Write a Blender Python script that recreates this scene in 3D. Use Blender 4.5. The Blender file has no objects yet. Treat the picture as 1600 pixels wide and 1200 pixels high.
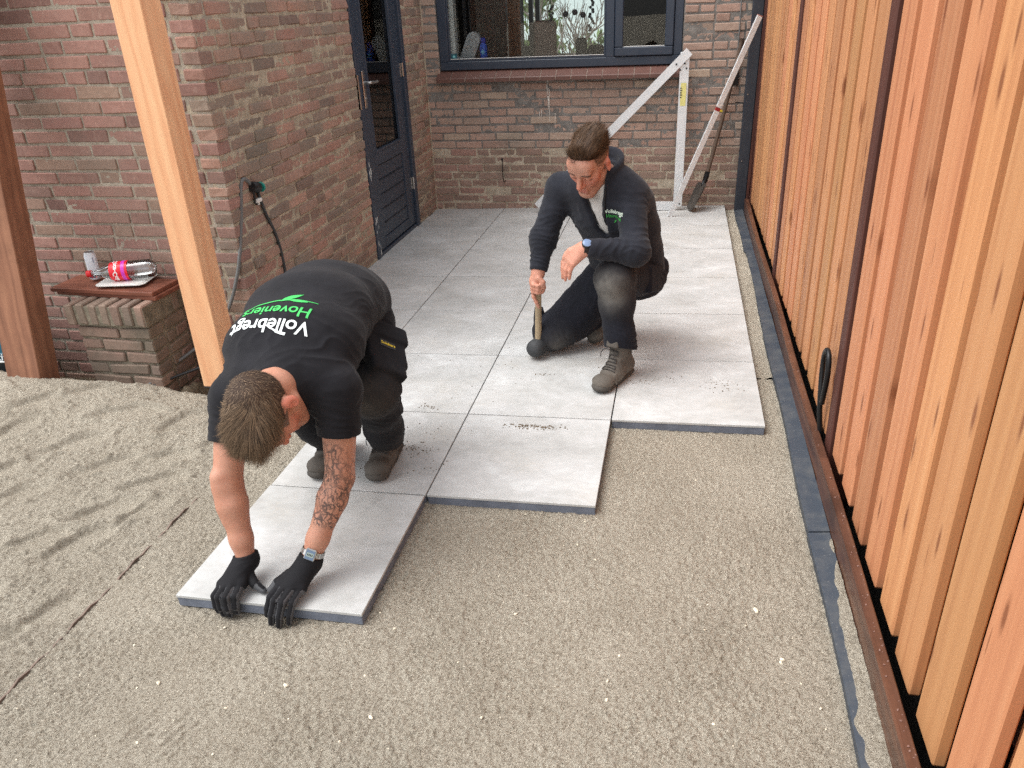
import bpy, bmesh, math, random
import numpy as np
from mathutils import Vector, Matrix, Euler
from mathutils.bvhtree import BVHTree

random.seed(7)
RNG = np.random.default_rng(11)
SC = bpy.context.scene
COL = SC.collection
R = math.radians

# ------------------------------------------------------------------ camera
cam_d = bpy.data.cameras.new('camera')
cam = bpy.data.objects.new('camera', cam_d)
COL.objects.link(cam)
cam_d.sensor_fit = 'HORIZONTAL'
cam_d.sensor_width = 36.0
cam_d.lens = 36.0 * 1200.0 / 1600.0
cam_d.clip_start = 0.02
cam_d.clip_end = 500.0
_m = (Matrix.Rotation(0.229013, 4, 'Z') @ Matrix.Rotation(math.pi / 2 - 0.455473, 4, 'X') @ Matrix.Rotation(-0.067974, 4, 'Z'))
_m.translation = Vector((2.03652, -1.53563, 1.52318))
cam.matrix_world = _m
SC.camera = cam

# ------------------------------------------------------------------ sky, sun, exposure
SUN_EL, SUN_AZ = R(63), R(252)      # azimuth: direction the light comes from, measured from +Y towards +X
world = bpy.data.worlds.new('World')
SC.world = world
world.use_nodes = True
wn = world.node_tree.nodes
wl = world.node_tree.links
wn.clear()
w_sky = wn.new('ShaderNodeTexSky')
w_sky.sky_type = 'NISHITA'
w_sky.sun_disc = False
w_sky.sun_elevation = SUN_EL
w_sky.sun_rotation = SUN_AZ
w_sky.air_density = 1.0
w_sky.dust_density = 3.0
w_sky.ozone_density = 1.0
w_hsv = wn.new('ShaderNodeHueSaturation')
w_hsv.inputs['Saturation'].default_value = 0.15
w_bg = wn.new('ShaderNodeBackground')
w_bg.inputs['Strength'].default_value = 0.15
w_out = wn.new('ShaderNodeOutputWorld')
wl.new(w_sky.outputs[0], w_hsv.inputs['Color'])
wl.new(w_hsv.outputs[0], w_bg.inputs['Color'])
wl.new(w_bg.outputs[0], w_out.inputs['Surface'])

sun_d = bpy.data.lights.new('sun', 'SUN')
sun_d.energy = 1.1
sun_d.angle = R(52)
sun_d.color = (1.0, 0.985, 0.96)
sun = bpy.data.objects.new('sun', sun_d)
COL.objects.link(sun)
_dir = Vector((math.sin(SUN_AZ) * math.cos(SUN_EL), math.cos(SUN_AZ) * math.cos(SUN_EL), math.sin(SUN_EL)))
sun.rotation_euler = _dir.to_track_quat('Z', 'Y').to_euler()
sun.location = (0, -4, 8)

SC.render.engine = 'CYCLES'
SC.cycles.use_denoising = False
SC.cycles.use_adaptive_sampling = False
SC.cycles.max_bounces = 8
SC.cycles.sample_clamp_indirect = 3.0
SC.cycles.transparent_max_bounces = 12
SC.view_settings.view_transform = 'Standard'
SC.view_settings.look = 'None'
SC.view_settings.gamma = 1.0
SC.view_settings.use_curve_mapping = False
SC.view_settings.exposure = 1.06

# ------------------------------------------------------------------ helpers
TILT = 0.020            # the paving falls gently away from the house: house frame is turned about Y against it


def s(r, g, b, a=1.0):
    f = lambda c: (c / 255) / 12.92 if c / 255 <= 0.04045 else ((c / 255 + 0.055) / 1.055) ** 2.4
    return (f(r), f(g), f(b), a)


def tag(o, label=None, cat=None, group=None, kind=None):
    if label: o['label'] = label
    if cat: o['category'] = cat
    if group: o['group'] = group
    if kind: o['kind'] = kind
    return o


def empty(name, loc=(0, 0, 0), rot=(0, 0, 0)):
    o = bpy.data.objects.new(name, None)
    o.location = loc
    o.rotation_euler = rot
    o.empty_display_size = 0.1
    COL.objects.link(o)
    return o


def new_mesh(name, verts, faces, mats, smooth=False, midx=None):
    me = bpy.data.meshes.new(name)
    verts = np.asarray(verts, dtype=np.float32).reshape(-1, 3)
    if isinstance(faces, np.ndarray):
        n, k = faces.shape
        me.vertices.add(len(verts)); me.vertices.foreach_set('co', verts.ravel())
        me.loops.add(n * k); me.loops.foreach_set('vertex_index', faces.astype(np.int32).ravel())
        me.polygons.add(n)
        me.polygons.foreach_set('loop_start', np.arange(0, n * k, k, dtype=np.int32))
        me.polygons.foreach_set('loop_total', np.full(n, k, dtype=np.int32))
        me.update(calc_edges=True)
    else:
        me.from_pydata([tuple(map(float, v)) for v in verts], [], faces)
    for m in (mats if isinstance(mats, (list, tuple)) else [mats]):
        me.materials.append(m)
    if midx is not None:
        me.polygons.foreach_set('material_index', np.asarray(midx, dtype=np.int32))
    if smooth:
        me.polygons.foreach_set('use_smooth', np.ones(len(me.polygons), dtype=bool))
    me.validate()
    return me


def link_mesh(name, me, parent=None, loc=(0, 0, 0), rot=(0, 0, 0), scale=(1, 1, 1)):
    o = bpy.data.objects.new(name, me)
    COL.objects.link(o)
    o.parent = parent
    o.location = loc
    o.rotation_euler = rot
    o.scale = scale
    return o


def copy_tree(o, parent=None):
    c = o.copy()
    COL.objects.link(c)
    c.parent = parent
    for ch in list(o.children):
        copy_tree(ch, c)
    return c


class MB:
    """collects shapes; build() links them as ONE mesh object"""
    def __init__(self):
        self.v = []; self.f = []; self.m = []

    def add(self, verts, faces, mat=0):
        n = len(self.v)
        self.v += [tuple(v) for v in verts]
        self.f += [tuple(i + n for i in f) for f in faces]
        self.m += [mat] * len(faces)
        return self

    def box(self, lo, hi, ch=0.0, mat=0, M=None, jit=0.0):
        """box from corner lo to corner hi with chamfered edges"""
        lo = np.array(lo, float); hi = np.array(hi, float)
        if ch <= 0:
            V = [np.array((hi[0] if i & 1 else lo[0], hi[1] if i & 2 else lo[1], hi[2] if i & 4 else lo[2])) for i in range(8)]
            F = [(0, 2, 3, 1), (4, 5, 7, 6), (0, 1, 5, 4), (2, 6, 7, 3), (0, 4, 6, 2), (1, 3, 7, 5)]
        else:
            V = []; idx = {}
            for i in range(8):
                sg = np.array([1 if i & 1 else -1, 1 if i & 2 else -1, 1 if i & 4 else -1])
                c = np.where(sg > 0, hi, lo)
                off = RNG.uniform(-jit, jit, 3) if jit else np.zeros(3)
                for ax in range(3):
                    p = c - sg * ch + off
                    p[ax] = c[ax] + off[ax]
                    idx[(i, ax)] = len(V); V.append(p)
            F = []
            def q(a, ax, flip):
                f = [idx[(k, ax)] for k in a]
                F.append(tuple(f[::-1] if flip else f))
            for ax in range(3):
                b, c = [(1, 2), (2, 0), (0, 1)][ax]
                for sgn in (0, 1):
                    base = (1 << ax) if sgn else 0
                    a = [base, base | 1 << b, base | 1 << b | 1 << c, base | 1 << c]
                    q(a, ax, not sgn)
            for ax in range(3):                                   # edges along axis ax
                b, c = [(1, 2), (2, 0), (0, 1)][ax]
                for sb in (0, 1):
                    for sc_ in (0, 1):
                        i0 = (sb << b) | (sc_ << c); i1 = i0 | (1 << ax)
                        f = [idx[(i0, b)], idx[(i1, b)], idx[(i1, c)], idx[(i0, c)]]
                        if (sb + sc_) % 2 == 1: f = f[::-1]
                        F.append(tuple(f[::-1]))
            for i in range(8):
                f = [idx[(i, 0)], idx[(i, 1)], idx[(i, 2)]]
                if bin(i).count('1') % 2 == 0: f = f[::-1]
                F.append(tuple(f))
        if M is not None:
            V = [M @ Vector(p) for p in V]
        return self.add(V, F, mat)

    def tube(self, pts, r, n=10, mat=0, caps=True, closed=False):
        """tube along points; r a number or one per point"""
        P = [Vector(p) for p in pts]
        m = len(P)
        rs = [r] * m if not hasattr(r, '__len__') else list(r)
        V = []; F = []
        T0 = None; nrm = None
        for i, p in enumerate(P):
            if closed:
                t = P[(i + 1) % m] - P[i - 1]
            else:
                t = P[min(i + 1, m - 1)] - P[max(i - 1, 0)]
            t.normalize()
            if nrm is None:
                a = Vector((0, 0, 1)) if abs(t.z) < 0.9 else Vector((1, 0, 0))
                nrm = t.cross(a).normalized()
            else:
                nrm = (nrm - t * nrm.dot(t)).normalized()
            bi = t.cross(nrm)
            for k in range(n):
                a = 2 * math.pi * k / n
                V.append(p + (nrm * math.cos(a) + bi * math.sin(a)) * rs[i])
        for i in range(m if closed else m - 1):
            j = (i + 1) % m
            for k in range(n):
                k2 = (k + 1) % n
                F.append((i * n + k, j * n + k, j * n + k2, i * n + k2)[::-1])
        if caps and not closed:
            F.append(tuple(range(n))); F.append(tuple(range((m - 1) * n, m * n))[::-1])
        return self.add(V, F, mat)

    def lathe(self, prof, n=24, mat=0, M=None, cap=True):
        """prof: list of (radius, z)"""
        V = []; F = []
        for (r, z) in prof:
            for k in range(n):
                a = 2 * math.pi * k / n
                V.append(Vector((r * math.cos(a), r * math.sin(a), z)))
        for i in range(len(prof) - 1):
            for k in range(n):
                k2 = (k + 1) % n
                F.append((i * n + k, i * n + k2, (i + 1) * n + k2, (i + 1) * n + k))
        if cap:
            F.append(tuple(range(n))[::-1]); F.append(tuple(range((len(prof) - 1) * n, len(prof) * n)))
        if M is not None: V = [M @ v for v in V]
        return self.add(V, F, mat)

    def prism(self, outline, z0, z1, mat=0, M=None):
        n = len(outline)
        V = [Vector((x, y, z0)) for x, y in outline] + [Vector((x, y, z1)) for x, y in outline]
        F = [tuple(range(n))[::-1], tuple(range(n, 2 * n))]
        for k in range(n):
            k2 = (k + 1) % n
            F.append((k, k2, n + k2, n + k))
        if M is not None: V = [M @ v for v in V]
        return self.add(V, F, mat)

    def mesh(self, name, mats, smooth=False):
        return new_mesh(name, np.array([tuple(v) for v in self.v]), self.f, mats, smooth, self.m)

    def build(self, name, mats, parent=None, smooth=False, loc=(0, 0, 0), rot=(0, 0, 0)):
        me = self.mesh(name, mats, smooth)
        if smooth:
            pass
        return link_mesh(name, me, parent, loc, rot)


def smooth_by_angle(o, deg=35):
    me = o.data
    me.polygons.foreach_set('use_smooth', np.ones(len(me.polygons), dtype=bool))
    try:
        me.set_sharp_from_angle(angle=R(deg))
    except Exception:
        pass
    return o


def catmull(pts, n=8):
    P = [np.array(p, float) for p in pts]
    P = [2 * P[0] - P[1]] + P + [2 * P[-1] - P[-2]]
    out = []
    for i in range(1, len(P) - 2):
        for t in np.linspace(0, 1, n, endpoint=False):
            a, b, c, d = P[i - 1], P[i], P[i + 1], P[i + 2]
            out.append(0.5 * (2 * b + (c - a) * t + (2 * a - 5 * b + 4 * c - d) * t * t + (3 * b - a - 3 * c + d) * t ** 3))
    out.append(P[-2])
    return out


# ---- numpy value noise
def _hash(ix, iy, iz, seed):
    h = (ix.astype(np.int64) * 374761393 + iy.astype(np.int64) * 668265263 + iz.astype(np.int64) * 2147483647 + seed * 1274126177) & 0xffffffff
    h = ((h ^ (h >> 13)) * 1274126177) & 0xffffffff
    h = (h ^ (h >> 16)) & 0xffffff
    return h.astype(np.float32) / float(0xffffff)


def vnoise(x, y, z=None, seed=0):
    """value noise in -1..1"""
    x = np.asarray(x, np.float64); y = np.asarray(y, np.float64)
    z = np.zeros_like(x) if z is None else np.asarray(z, np.float64)
    ix, iy, iz = np.floor(x), np.floor(y), np.floor(z)
    fx, fy, fz = x - ix, y - iy, z - iz
    fx = fx * fx * (3 - 2 * fx); fy = fy * fy * (3 - 2 * fy); fz = fz * fz * (3 - 2 * fz)
    flat = not np.any(fz) and not np.any(iz)
    def pl(dz):
        a = _hash(ix, iy, iz + dz, seed); b = _hash(ix + 1, iy, iz + dz, seed)
        c = _hash(ix, iy + 1, iz + dz, seed); d = _hash(ix + 1, iy + 1, iz + dz, seed)
        return (a * (1 - fx) + b * fx) * (1 - fy) + (c * (1 - fx) + d * fx) * fy
    p = pl(0)
    if not flat:
        p = p * (1 - fz) + pl(1) * fz
    return p * 2 - 1


def fbm(x, y, z=None, octv=4, seed=0, gain=0.5):
    t = 0; a = 1.0; f = 1.0; n = 0
    for o in range(octv):
        t = t + a * vnoise(x * f, y * f, None if z is None else z * f, seed + o * 17)
        n += a; a *= gain; f *= 2.03
    return t / n


def sstep(a, b, x):
    t = np.clip((x - a) / (b - a), 0, 1)
    return t * t * (3 - 2 * t)
# ------------------------------------------------------------------ materials
class NT:
    def __init__(self, name):
        self.m = bpy.data.materials.new(name)
        self.m.use_nodes = True
        self.t = self.m.node_tree
        self.t.nodes.clear()
        self.out = self.t.nodes.new('ShaderNodeOutputMaterial')
        self.b = self.t.nodes.new('ShaderNodeBsdfPrincipled')
        self.t.links.new(self.b.outputs[0], self.out.inputs['Surface'])

    def n(self, typ, ins=None, **kw):
        nd = self.t.nodes.new(typ)
        for k, v in kw.items():
            setattr(nd, k, v)
        for k, v in (ins or {}).items():
            self.set(nd, k, v)
        return nd

    def set(self, nd, k, v):
        sock = nd.inputs[k]
        if isinstance(v, bpy.types.NodeSocket):
            self.t.links.new(v, sock)
        elif isinstance(v, bpy.types.Node):
            self.t.links.new(v.outputs[0], sock)
        else:
            sock.default_value = v

    def P(self, **kw):
        for k, v in kw.items():
            self.set(self.b, k.replace('_', ' '), v)
        return self

    def coord(self, which='Object'):
        return self.n('ShaderNodeTexCoord').outputs[which]

    def pos(self):
        return self.n('ShaderNodeNewGeometry').outputs['Position']

    def rnd(self):
        """0..1, different for each object and each island of a joined mesh"""
        a = self.n('ShaderNodeObjectInfo').outputs['Random']
        g = self.n('ShaderNodeNewGeometry').outputs['Random Per Island']
        return self.math('FRACT', self.math('ADD', a, g))

    def math(self, op, a, b=0.0, clamp=False):
        nd = self.n('ShaderNodeMath', operation=op, use_clamp=clamp)
        self.set(nd, 0, a); self.set(nd, 1, b)
        return nd.outputs[0]

    def mapv(self, vec, scale=(1, 1, 1), loc=(0, 0, 0), rot=(0, 0, 0)):
        return self.n('ShaderNodeMapping', {'Vector': vec, 'Scale': scale, 'Location': loc, 'Rotation': rot}).outputs[0]

    def vadd(self, a, b):
        nd = self.n('ShaderNodeVectorMath', operation='ADD')
        self.set(nd, 0, a); self.set(nd, 1, b)
        return nd.outputs[0]

    def vscale(self, a, k):
        nd = self.n('ShaderNodeVectorMath', operation='SCALE')
        self.set(nd, 0, a); self.set(nd, 'Scale', k)
        return nd.outputs[0]

    def noise(self, vec, scale, detail=4, rough=0.55, dist=0.0, col=False):
        nd = self.n('ShaderNodeTexNoise', {'Vector': vec, 'Scale': scale, 'Detail': detail, 'Roughness': rough, 'Distortion': dist})
        return nd.outputs['Color' if col else 'Fac']

    def vor(self, vec, scale, feature='F1', out='Distance', rnd=1.0):
        return self.n('ShaderNodeTexVoronoi', {'Vector': vec, 'Scale': scale, 'Randomness': rnd}, feature=feature).outputs[out]

    def ramp(self, fac, stops, interp='LINEAR'):
        nd = self.n('ShaderNodeValToRGB', {'Fac': fac})
        cr = nd.color_ramp
        cr.interpolation = interp
        while len(cr.elements) < len(stops): cr.elements.new(0.5)
        for e, (p, c) in zip(cr.elements, stops):
            e.position = p
            e.color = c if hasattr(c, '__len__') else (c, c, c, 1)
        return nd.outputs[0]

    def mix(self, fac, a, b, mode='MIX'):
        nd = self.n('ShaderNodeMix', data_type='RGBA', blend_type=mode)
        for k, v in (('Factor_Float', fac), ('A_Color', a), ('B_Color', b)):
            sock = [x for x in nd.inputs if x.identifier == k][0]
            if isinstance(v, bpy.types.NodeSocket): self.t.links.new(v, sock)
            else: sock.default_value = v
        return [x for x in nd.outputs if x.identifier == 'Result_Color'][0]

    def bump(self, h, strength=0.5, dist=0.01, prev=None):
        ins = {'Height': h, 'Strength': strength, 'Distance': dist}
        if prev is not None: ins['Normal'] = prev
        return self.n('ShaderNodeBump', ins).outputs[0]


def simple(name, col, rough=0.5, metal=0.0, spec=0.5, nz=0.0, nscale=60, bump=0.0, bdist=0.002, var=0.0):
    t = NT(name)
    c = col
    if var > 0:
        v = t.noise(t.coord(), nscale * 0.15, 5, 0.6)
        lo = tuple(x * (1 - var) for x in col[:3]) + (1,); hi = tuple(min(1, x * (1 + var)) for x in col[:3]) + (1,)
        c = t.ramp(v, [(0.3, lo), (0.7, hi)])
    t.P(Base_Color=c, Roughness=rough, Metallic=metal, Specular_IOR_Level=spec)
    if nz > 0:
        r = t.noise(t.coord(), nscale * 0.4, 4)
        t.P(Roughness=t.ramp(r, [(0.3, max(0, rough - nz)), (0.7, min(1, rough + nz))]))
    if bump > 0:
        t.P(Normal=t.bump(t.noise(t.coord(), nscale, 5, 0.6), bump, bdist))
    return t.m


def brick_mat(name, stops, grime, gpos=None, bumpd=0.004):
    t = NT(name)
    r = t.rnd()
    p = t.pos()
    base = t.ramp(r, stops, 'LINEAR')
    n1 = t.noise(p, 28, 6, 0.65)
    base = t.mix(t.ramp(n1, [(0.35, 0.0), (0.75, 0.55)]), base, t.mix(1.0, base, (0.62, 0.55, 0.52, 1), 'MULTIPLY'))
    n2 = t.noise(t.mapv(p, (1, 1, 0.35)), 70, 4, 0.6)
    base = t.mix(t.ramp(n2, [(0.55, 0.0), (0.8, 0.5)]), base, t.mix(0.6, base, s(190, 165, 145)))
    n3 = t.noise(p, 2.2, 5, 0.6)
    base = t.mix(t.ramp(n3, [(0.42, 0.0), (0.68, grime[1])]), base, grime[0])
    sp = t.vor(p, 95)
    base = t.mix(t.ramp(sp, [(0.05, 0.45), (0.16, 0.0)]), base, s(60, 48, 44))
    base = t.n('ShaderNodeHueSaturation', {'Color': base, 'Saturation': 0.80, 'Value': 1.17, 'Hue': 0.503}).outputs[0]
    t.P(Base_Color=base, Roughness=0.92, Specular_IOR_Level=0.25)
    b1 = t.bump(t.noise(p, 45, 6, 0.7), 0.55, bumpd)
    t.P(Normal=t.bump(t.noise(p, 240, 3, 0.7), 0.35, 0.0015, b1))
    return t.m


def mortar_mat(name, c1, c2, bump=0.8):
    t = NT(name)
    p = t.pos()
    c = t.ramp(t.noise(p, 14, 6, 0.65), [(0.3, c1), (0.7, c2)])
    c = t.mix(t.ramp(t.noise(p, 160, 3, 0.7), [(0.4, 0.0), (0.75, 0.5)]), c, t.mix(1.0, c, (0.55, 0.52, 0.5, 1), 'MULTIPLY'))
    c = t.mix(t.ramp(t.noise(p, 230, 2, 0.6), [(0.62, 0.0), (0.72, 0.7)]), c, s(205, 200, 190))
    t.P(Base_Color=c, Roughness=0.95, Specular_IOR_Level=0.2, Normal=t.bump(t.noise(p, 120, 5, 0.75), bump, 0.006))
    return t.m


def wood_mat(name, cols, rough=0.55, axis=2, knots=True, knot_col=None, spec=0.35, dark=0.0, across=1, grain=1.0, redvar=0.0, rnd_tone=0.3):
    """timber with the grain along one local axis"""
    t = NT(name)
    oi = t.n('ShaderNodeObjectInfo').outputs['Random']
    co = t.coord('Object')
    comb = t.n('ShaderNodeCombineXYZ', {0: t.math('MULTIPLY', oi, 37.0), 1: t.math('MULTIPLY', oi, 91.0), 2: t.math('MULTIPLY', oi, 53.0)})
    v = t.vadd(co, comb.outputs[0])
    sc = [1.0, 1.0, 1.0]; sc[axis] = 0.05
    st = t.mapv(v, tuple(sc))
    warp = t.noise(t.mapv(v, tuple(1.0 if i != axis else 0.25 for i in range(3))), 6, 3, 0.5, col=True)
    st2 = t.vadd(st, t.vscale(warp, 0.06 * grain))
    g1 = t.noise(st2, 26, 5, 0.6)
    g2 = t.noise(st2, 120, 3, 0.6)
    rings = t.n('ShaderNodeTexWave', {'Vector': st2, 'Scale': 11.0, 'Distortion': 5.0, 'Detail': 3.0, 'Detail Scale': 1.6}, wave_type='BANDS', bands_direction='DIAGONAL').outputs['Fac']
    f = t.math('ADD', t.math('MULTIPLY', g1, 0.58), t.math('MULTIPLY', rings, 0.18 * grain))
    f = t.math('ADD', f, t.math('MULTIPLY', g2, 0.22))
    c = t.ramp(f, [(0.18, cols[0]), (0.45, cols[1]), (0.70, cols[2]), (0.9, cols[3])])
    lb = t.noise(t.mapv(v, tuple(1.0 if i != axis else 0.3 for i in range(3))), 3.2, 3, 0.5)
    c = t.mix(t.ramp(lb, [(0.35, 0.0), (0.7, 0.5)]), c, cols[1])
    tone = t.n('ShaderNodeHueSaturation', {'Color': c, 'Saturation': 0.93, 'Value': t.math('ADD', t.math('MULTIPLY', oi, rnd_tone), 1.0 - rnd_tone * 0.6), 'Hue': t.math('ADD', t.math('MULTIPLY', t.math('FRACT', t.math('MULTIPLY', oi, 7.31)), redvar), 0.5 - redvar * 0.55)}).outputs[0]
    c = tone
    if knots:
        sx = t.n('ShaderNodeSeparateXYZ', {0: t.vadd(v, t.vscale(warp, 0.05))})
        v2 = t.n('ShaderNodeCombineXYZ', {0: t.math('MULTIPLY', sx.outputs[across], 9.0), 1: t.math('MULTIPLY', sx.outputs[axis], 3.4), 2: 0.0}).outputs[0]
        kd = t.n('ShaderNodeTexVoronoi', {'Vector': v2, 'Scale': 1.0}, voronoi_dimensions='2D').outputs['Distance']
        kc = knot_col or s(92, 46, 24)
        c = t.mix(t.ramp(kd, [(0.04, 0.75), (0.065, 0.35), (0.11, 0.0)]), c, kc)
        ks2 = [26.0, 26.0, 26.0]; ks2[axis] = 4.0
        kd2 = t.vor(t.mapv(v, tuple(ks2)), 1.0)
        c = t.mix(t.ramp(kd2, [(0.05, 0.6), (0.10, 0.0)]), c, kc)
    if dark > 0:
        c = t.mix(t.ramp(t.noise(v, 5, 5, 0.65), [(0.45, 0.0), (0.7, dark)]), c, tuple(x * 0.35 for x in cols[0][:3]) + (1,))
    t.P(Base_Color=c, Roughness=rough, Specular_IOR_Level=spec, Normal=t.bump(f, 0.5, 0.004))
    return t.m


def paint_mat(name, col, rough=0.35, dirt=0.3, dcol=None):
    t = NT(name)
    p = t.pos()
    d = t.noise(p, 9, 6, 0.7)
    c = t.mix(t.ramp(d, [(0.45, 0.0), (0.8, dirt)]), col, dcol or s(105, 105, 105))
    sp = t.noise(p, 130, 3, 0.6)
    c = t.mix(t.ramp(sp, [(0.66, 0.0), (0.72, dirt)]), c, s(170, 168, 160))
    t.P(Base_Color=c, Roughness=t.ramp(d, [(0.3, rough - 0.06), (0.7, rough + 0.2)]), Specular_IOR_Level=0.5,
        Normal=t.bump(t.noise(p, 35, 4, 0.6), 0.08, 0.003))
    return t.m


MAT = {}
MAT['brick_front'] = brick_mat('brick_front', [(0.0, s(118, 84, 76)), (0.2, s(150, 104, 92)), (0.45, s(160, 112, 98)), (0.7, s(146, 98, 88)), (0.88, s(150, 122, 102)), (1.0, s(128, 92, 84))], (s(112, 98, 88), 0.45))
MAT['brick_side'] = brick_mat('brick_side', [(0.0, s(130, 104, 90)), (0.25, s(160, 120, 100)), (0.5, s(172, 126, 104)), (0.72, s(156, 108, 92)), (0.9, s(146, 124, 106)), (1.0, s(120, 96, 86))], (s(118, 110, 98), 0.75), bumpd=0.006)
MAT['brick_back'] = brick_mat('brick_back', [(0.0, s(146, 120, 106)), (0.25, s(170, 142, 124)), (0.5, s(176, 140, 122)), (0.72, s(160, 126, 110)), (0.9, s(178, 156, 134)), (1.0, s(152, 122, 108))], (s(128, 118, 106), 0.5))
MAT['brick_back_low'] = brick_mat('brick_back_low', [(0.0, s(138, 110, 98)), (0.3, s(160, 126, 110)), (0.55, s(164, 120, 106)), (0.8, s(154, 122, 106)), (1.0, s(146, 118, 102))], (s(104, 96, 82), 0.55))
MAT['brick_pier'] = brick_mat('brick_pier', [(0.0, s(120, 98, 84)), (0.3, s(150, 122, 104)), (0.6, s(156, 114, 98)), (0.85, s(138, 106, 92)), (1.0, s(124, 104, 92))], (s(96, 90, 76), 0.8), bumpd=0.007)
MAT['mortar_front'] = mortar_mat('mortar_front', s(150, 141, 128), s(188, 179, 164))
MAT['mortar_side'] = mortar_mat('mortar_side', s(150, 138, 120), s(204, 192, 170))
MAT['mortar_back'] = mortar_mat('mortar_back', s(108, 105, 102), s(150, 147, 142), 0.6)
MAT['mortar_back_low'] = mortar_mat('mortar_back_low', s(162, 150, 132), s(212, 200, 180), 0.6)
MAT['mortar_pier'] = mortar_mat('mortar_pier', s(96, 90, 78), s(160, 150, 132))

DOUG = (s(166, 100, 58), s(196, 132, 82), s(206, 146, 96), s(216, 166, 118))
MAT['fence'] = wood_mat('fence_wood', DOUG, 0.55, grain=0.75, knot_col=s(112, 58, 32), rnd_tone=0.36, redvar=0.016)
MAT['post_light'] = wood_mat('post_wood', (s(208, 136, 88), s(230, 168, 118), s(240, 186, 136), s(248, 212, 164)), 0.55, knots=False, rnd_tone=0.0, grain=1.2, across=0)
MAT['post_dark'] = wood_mat('rough_post_wood', (s(108, 70, 50), s(142, 94, 68), s(160, 110, 80), s(174, 124, 94)), 0.8, knots=False, dark=0.35, rnd_tone=0.0)
MAT['hardwood'] = wood_mat('hardwood', (s(60, 36, 28), s(90, 56, 40), s(110, 70, 48), s(128, 86, 58)), 0.34, axis=1, knots=False, dark=0.6, rnd_tone=0.0, spec=0.5)
MAT['hardwood_x'] = wood_mat('hardwood_x', (s(84, 44, 32), s(124, 70, 50), s(142, 84, 60), s(156, 98, 72)), 0.55, axis=0, knots=False, dark=0.3, rnd_tone=0.2)
MAT['fence_post'] = wood_mat('fence_post_wood', (s(60, 32, 26), s(84, 46, 36), s(98, 56, 44), s(110, 66, 52)), 0.6, knots=False, rnd_tone=0.1)
MAT['anthracite'] = paint_mat('anthracite_paint', s(50, 60, 75), 0.32, 0.10)
MAT['anthracite_dull'] = paint_mat('anthracite_dull', s(44, 50, 60), 0.5, 0.22, s(90, 92, 92))
MAT['edging'] = paint_mat('edging_plastic', s(54, 62, 72), 0.5, 0.4, s(120, 116, 108))
MAT['steel'] = simple('brushed_steel', s(190, 190, 188), 0.32, 1.0, nz=0.1)
MAT['alu'] = simple('aluminium', s(226, 230, 232), 0.42, 0.35, nz=0.12, nscale=50, var=0.06)
MAT['black'] = simple('black_plastic', s(24, 24, 26), 0.5, var=0.2)
MAT['black_metal'] = simple('black_metal', s(30, 31, 33), 0.4, 0.4, nz=0.1)
MAT['rubber'] = simple('rubber', s(58, 60, 62), 0.75, var=0.25, nscale=80)
MAT['cable'] = simple('grey_cable', s(112, 114, 114), 0.55, var=0.15)
MAT['cable_dark'] = simple('dark_cable', s(52, 54, 56), 0.5, var=0.15)
MAT['white_plastic'] = simple('white_plastic', s(226, 226, 222), 0.4)
MAT['sill'] = simple('glazed_sill', s(104, 74, 66), 0.5, spec=0.4, nz=0.08, nscale=70, bump=0.1, var=0.12)
MAT['sill_joint'] = simple('sill_joint', s(176, 162, 148), 0.9)
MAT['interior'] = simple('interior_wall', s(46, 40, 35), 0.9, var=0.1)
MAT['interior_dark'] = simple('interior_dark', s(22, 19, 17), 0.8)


def glass_mat(name, tint, f=1.0, rough=0.01):
    t = NT(name)
    tr = t.n('ShaderNodeBsdfTransparent', {'Color': tint})
    gl = t.n('ShaderNodeBsdfGlossy', {'Color': (1, 1, 1, 1), 'Roughness': rough})
    fr = t.n('ShaderNodeFresnel', {'IOR': 1.5})
    mx = t.n('ShaderNodeMixShader', {0: t.math('MULTIPLY', fr.outputs[0], f), 1: tr.outputs[0], 2: gl.outputs[0]})
    t.t.links.new(mx.outputs[0], t.out.inputs['Surface'])
    t.t.nodes.remove(t.b)
    return t.m


MAT['glass'] = glass_mat('window_glass', (0.95, 0.97, 0.97, 1), 0.9)
MAT['glass_dark'] = glass_mat('door_glass', (0.30, 0.30, 0.31, 1), 1.0)
MAT['bottle'] = glass_mat('clear_plastic', (0.86, 0.9, 0.91, 1), 2.6, 0.08)


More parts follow.
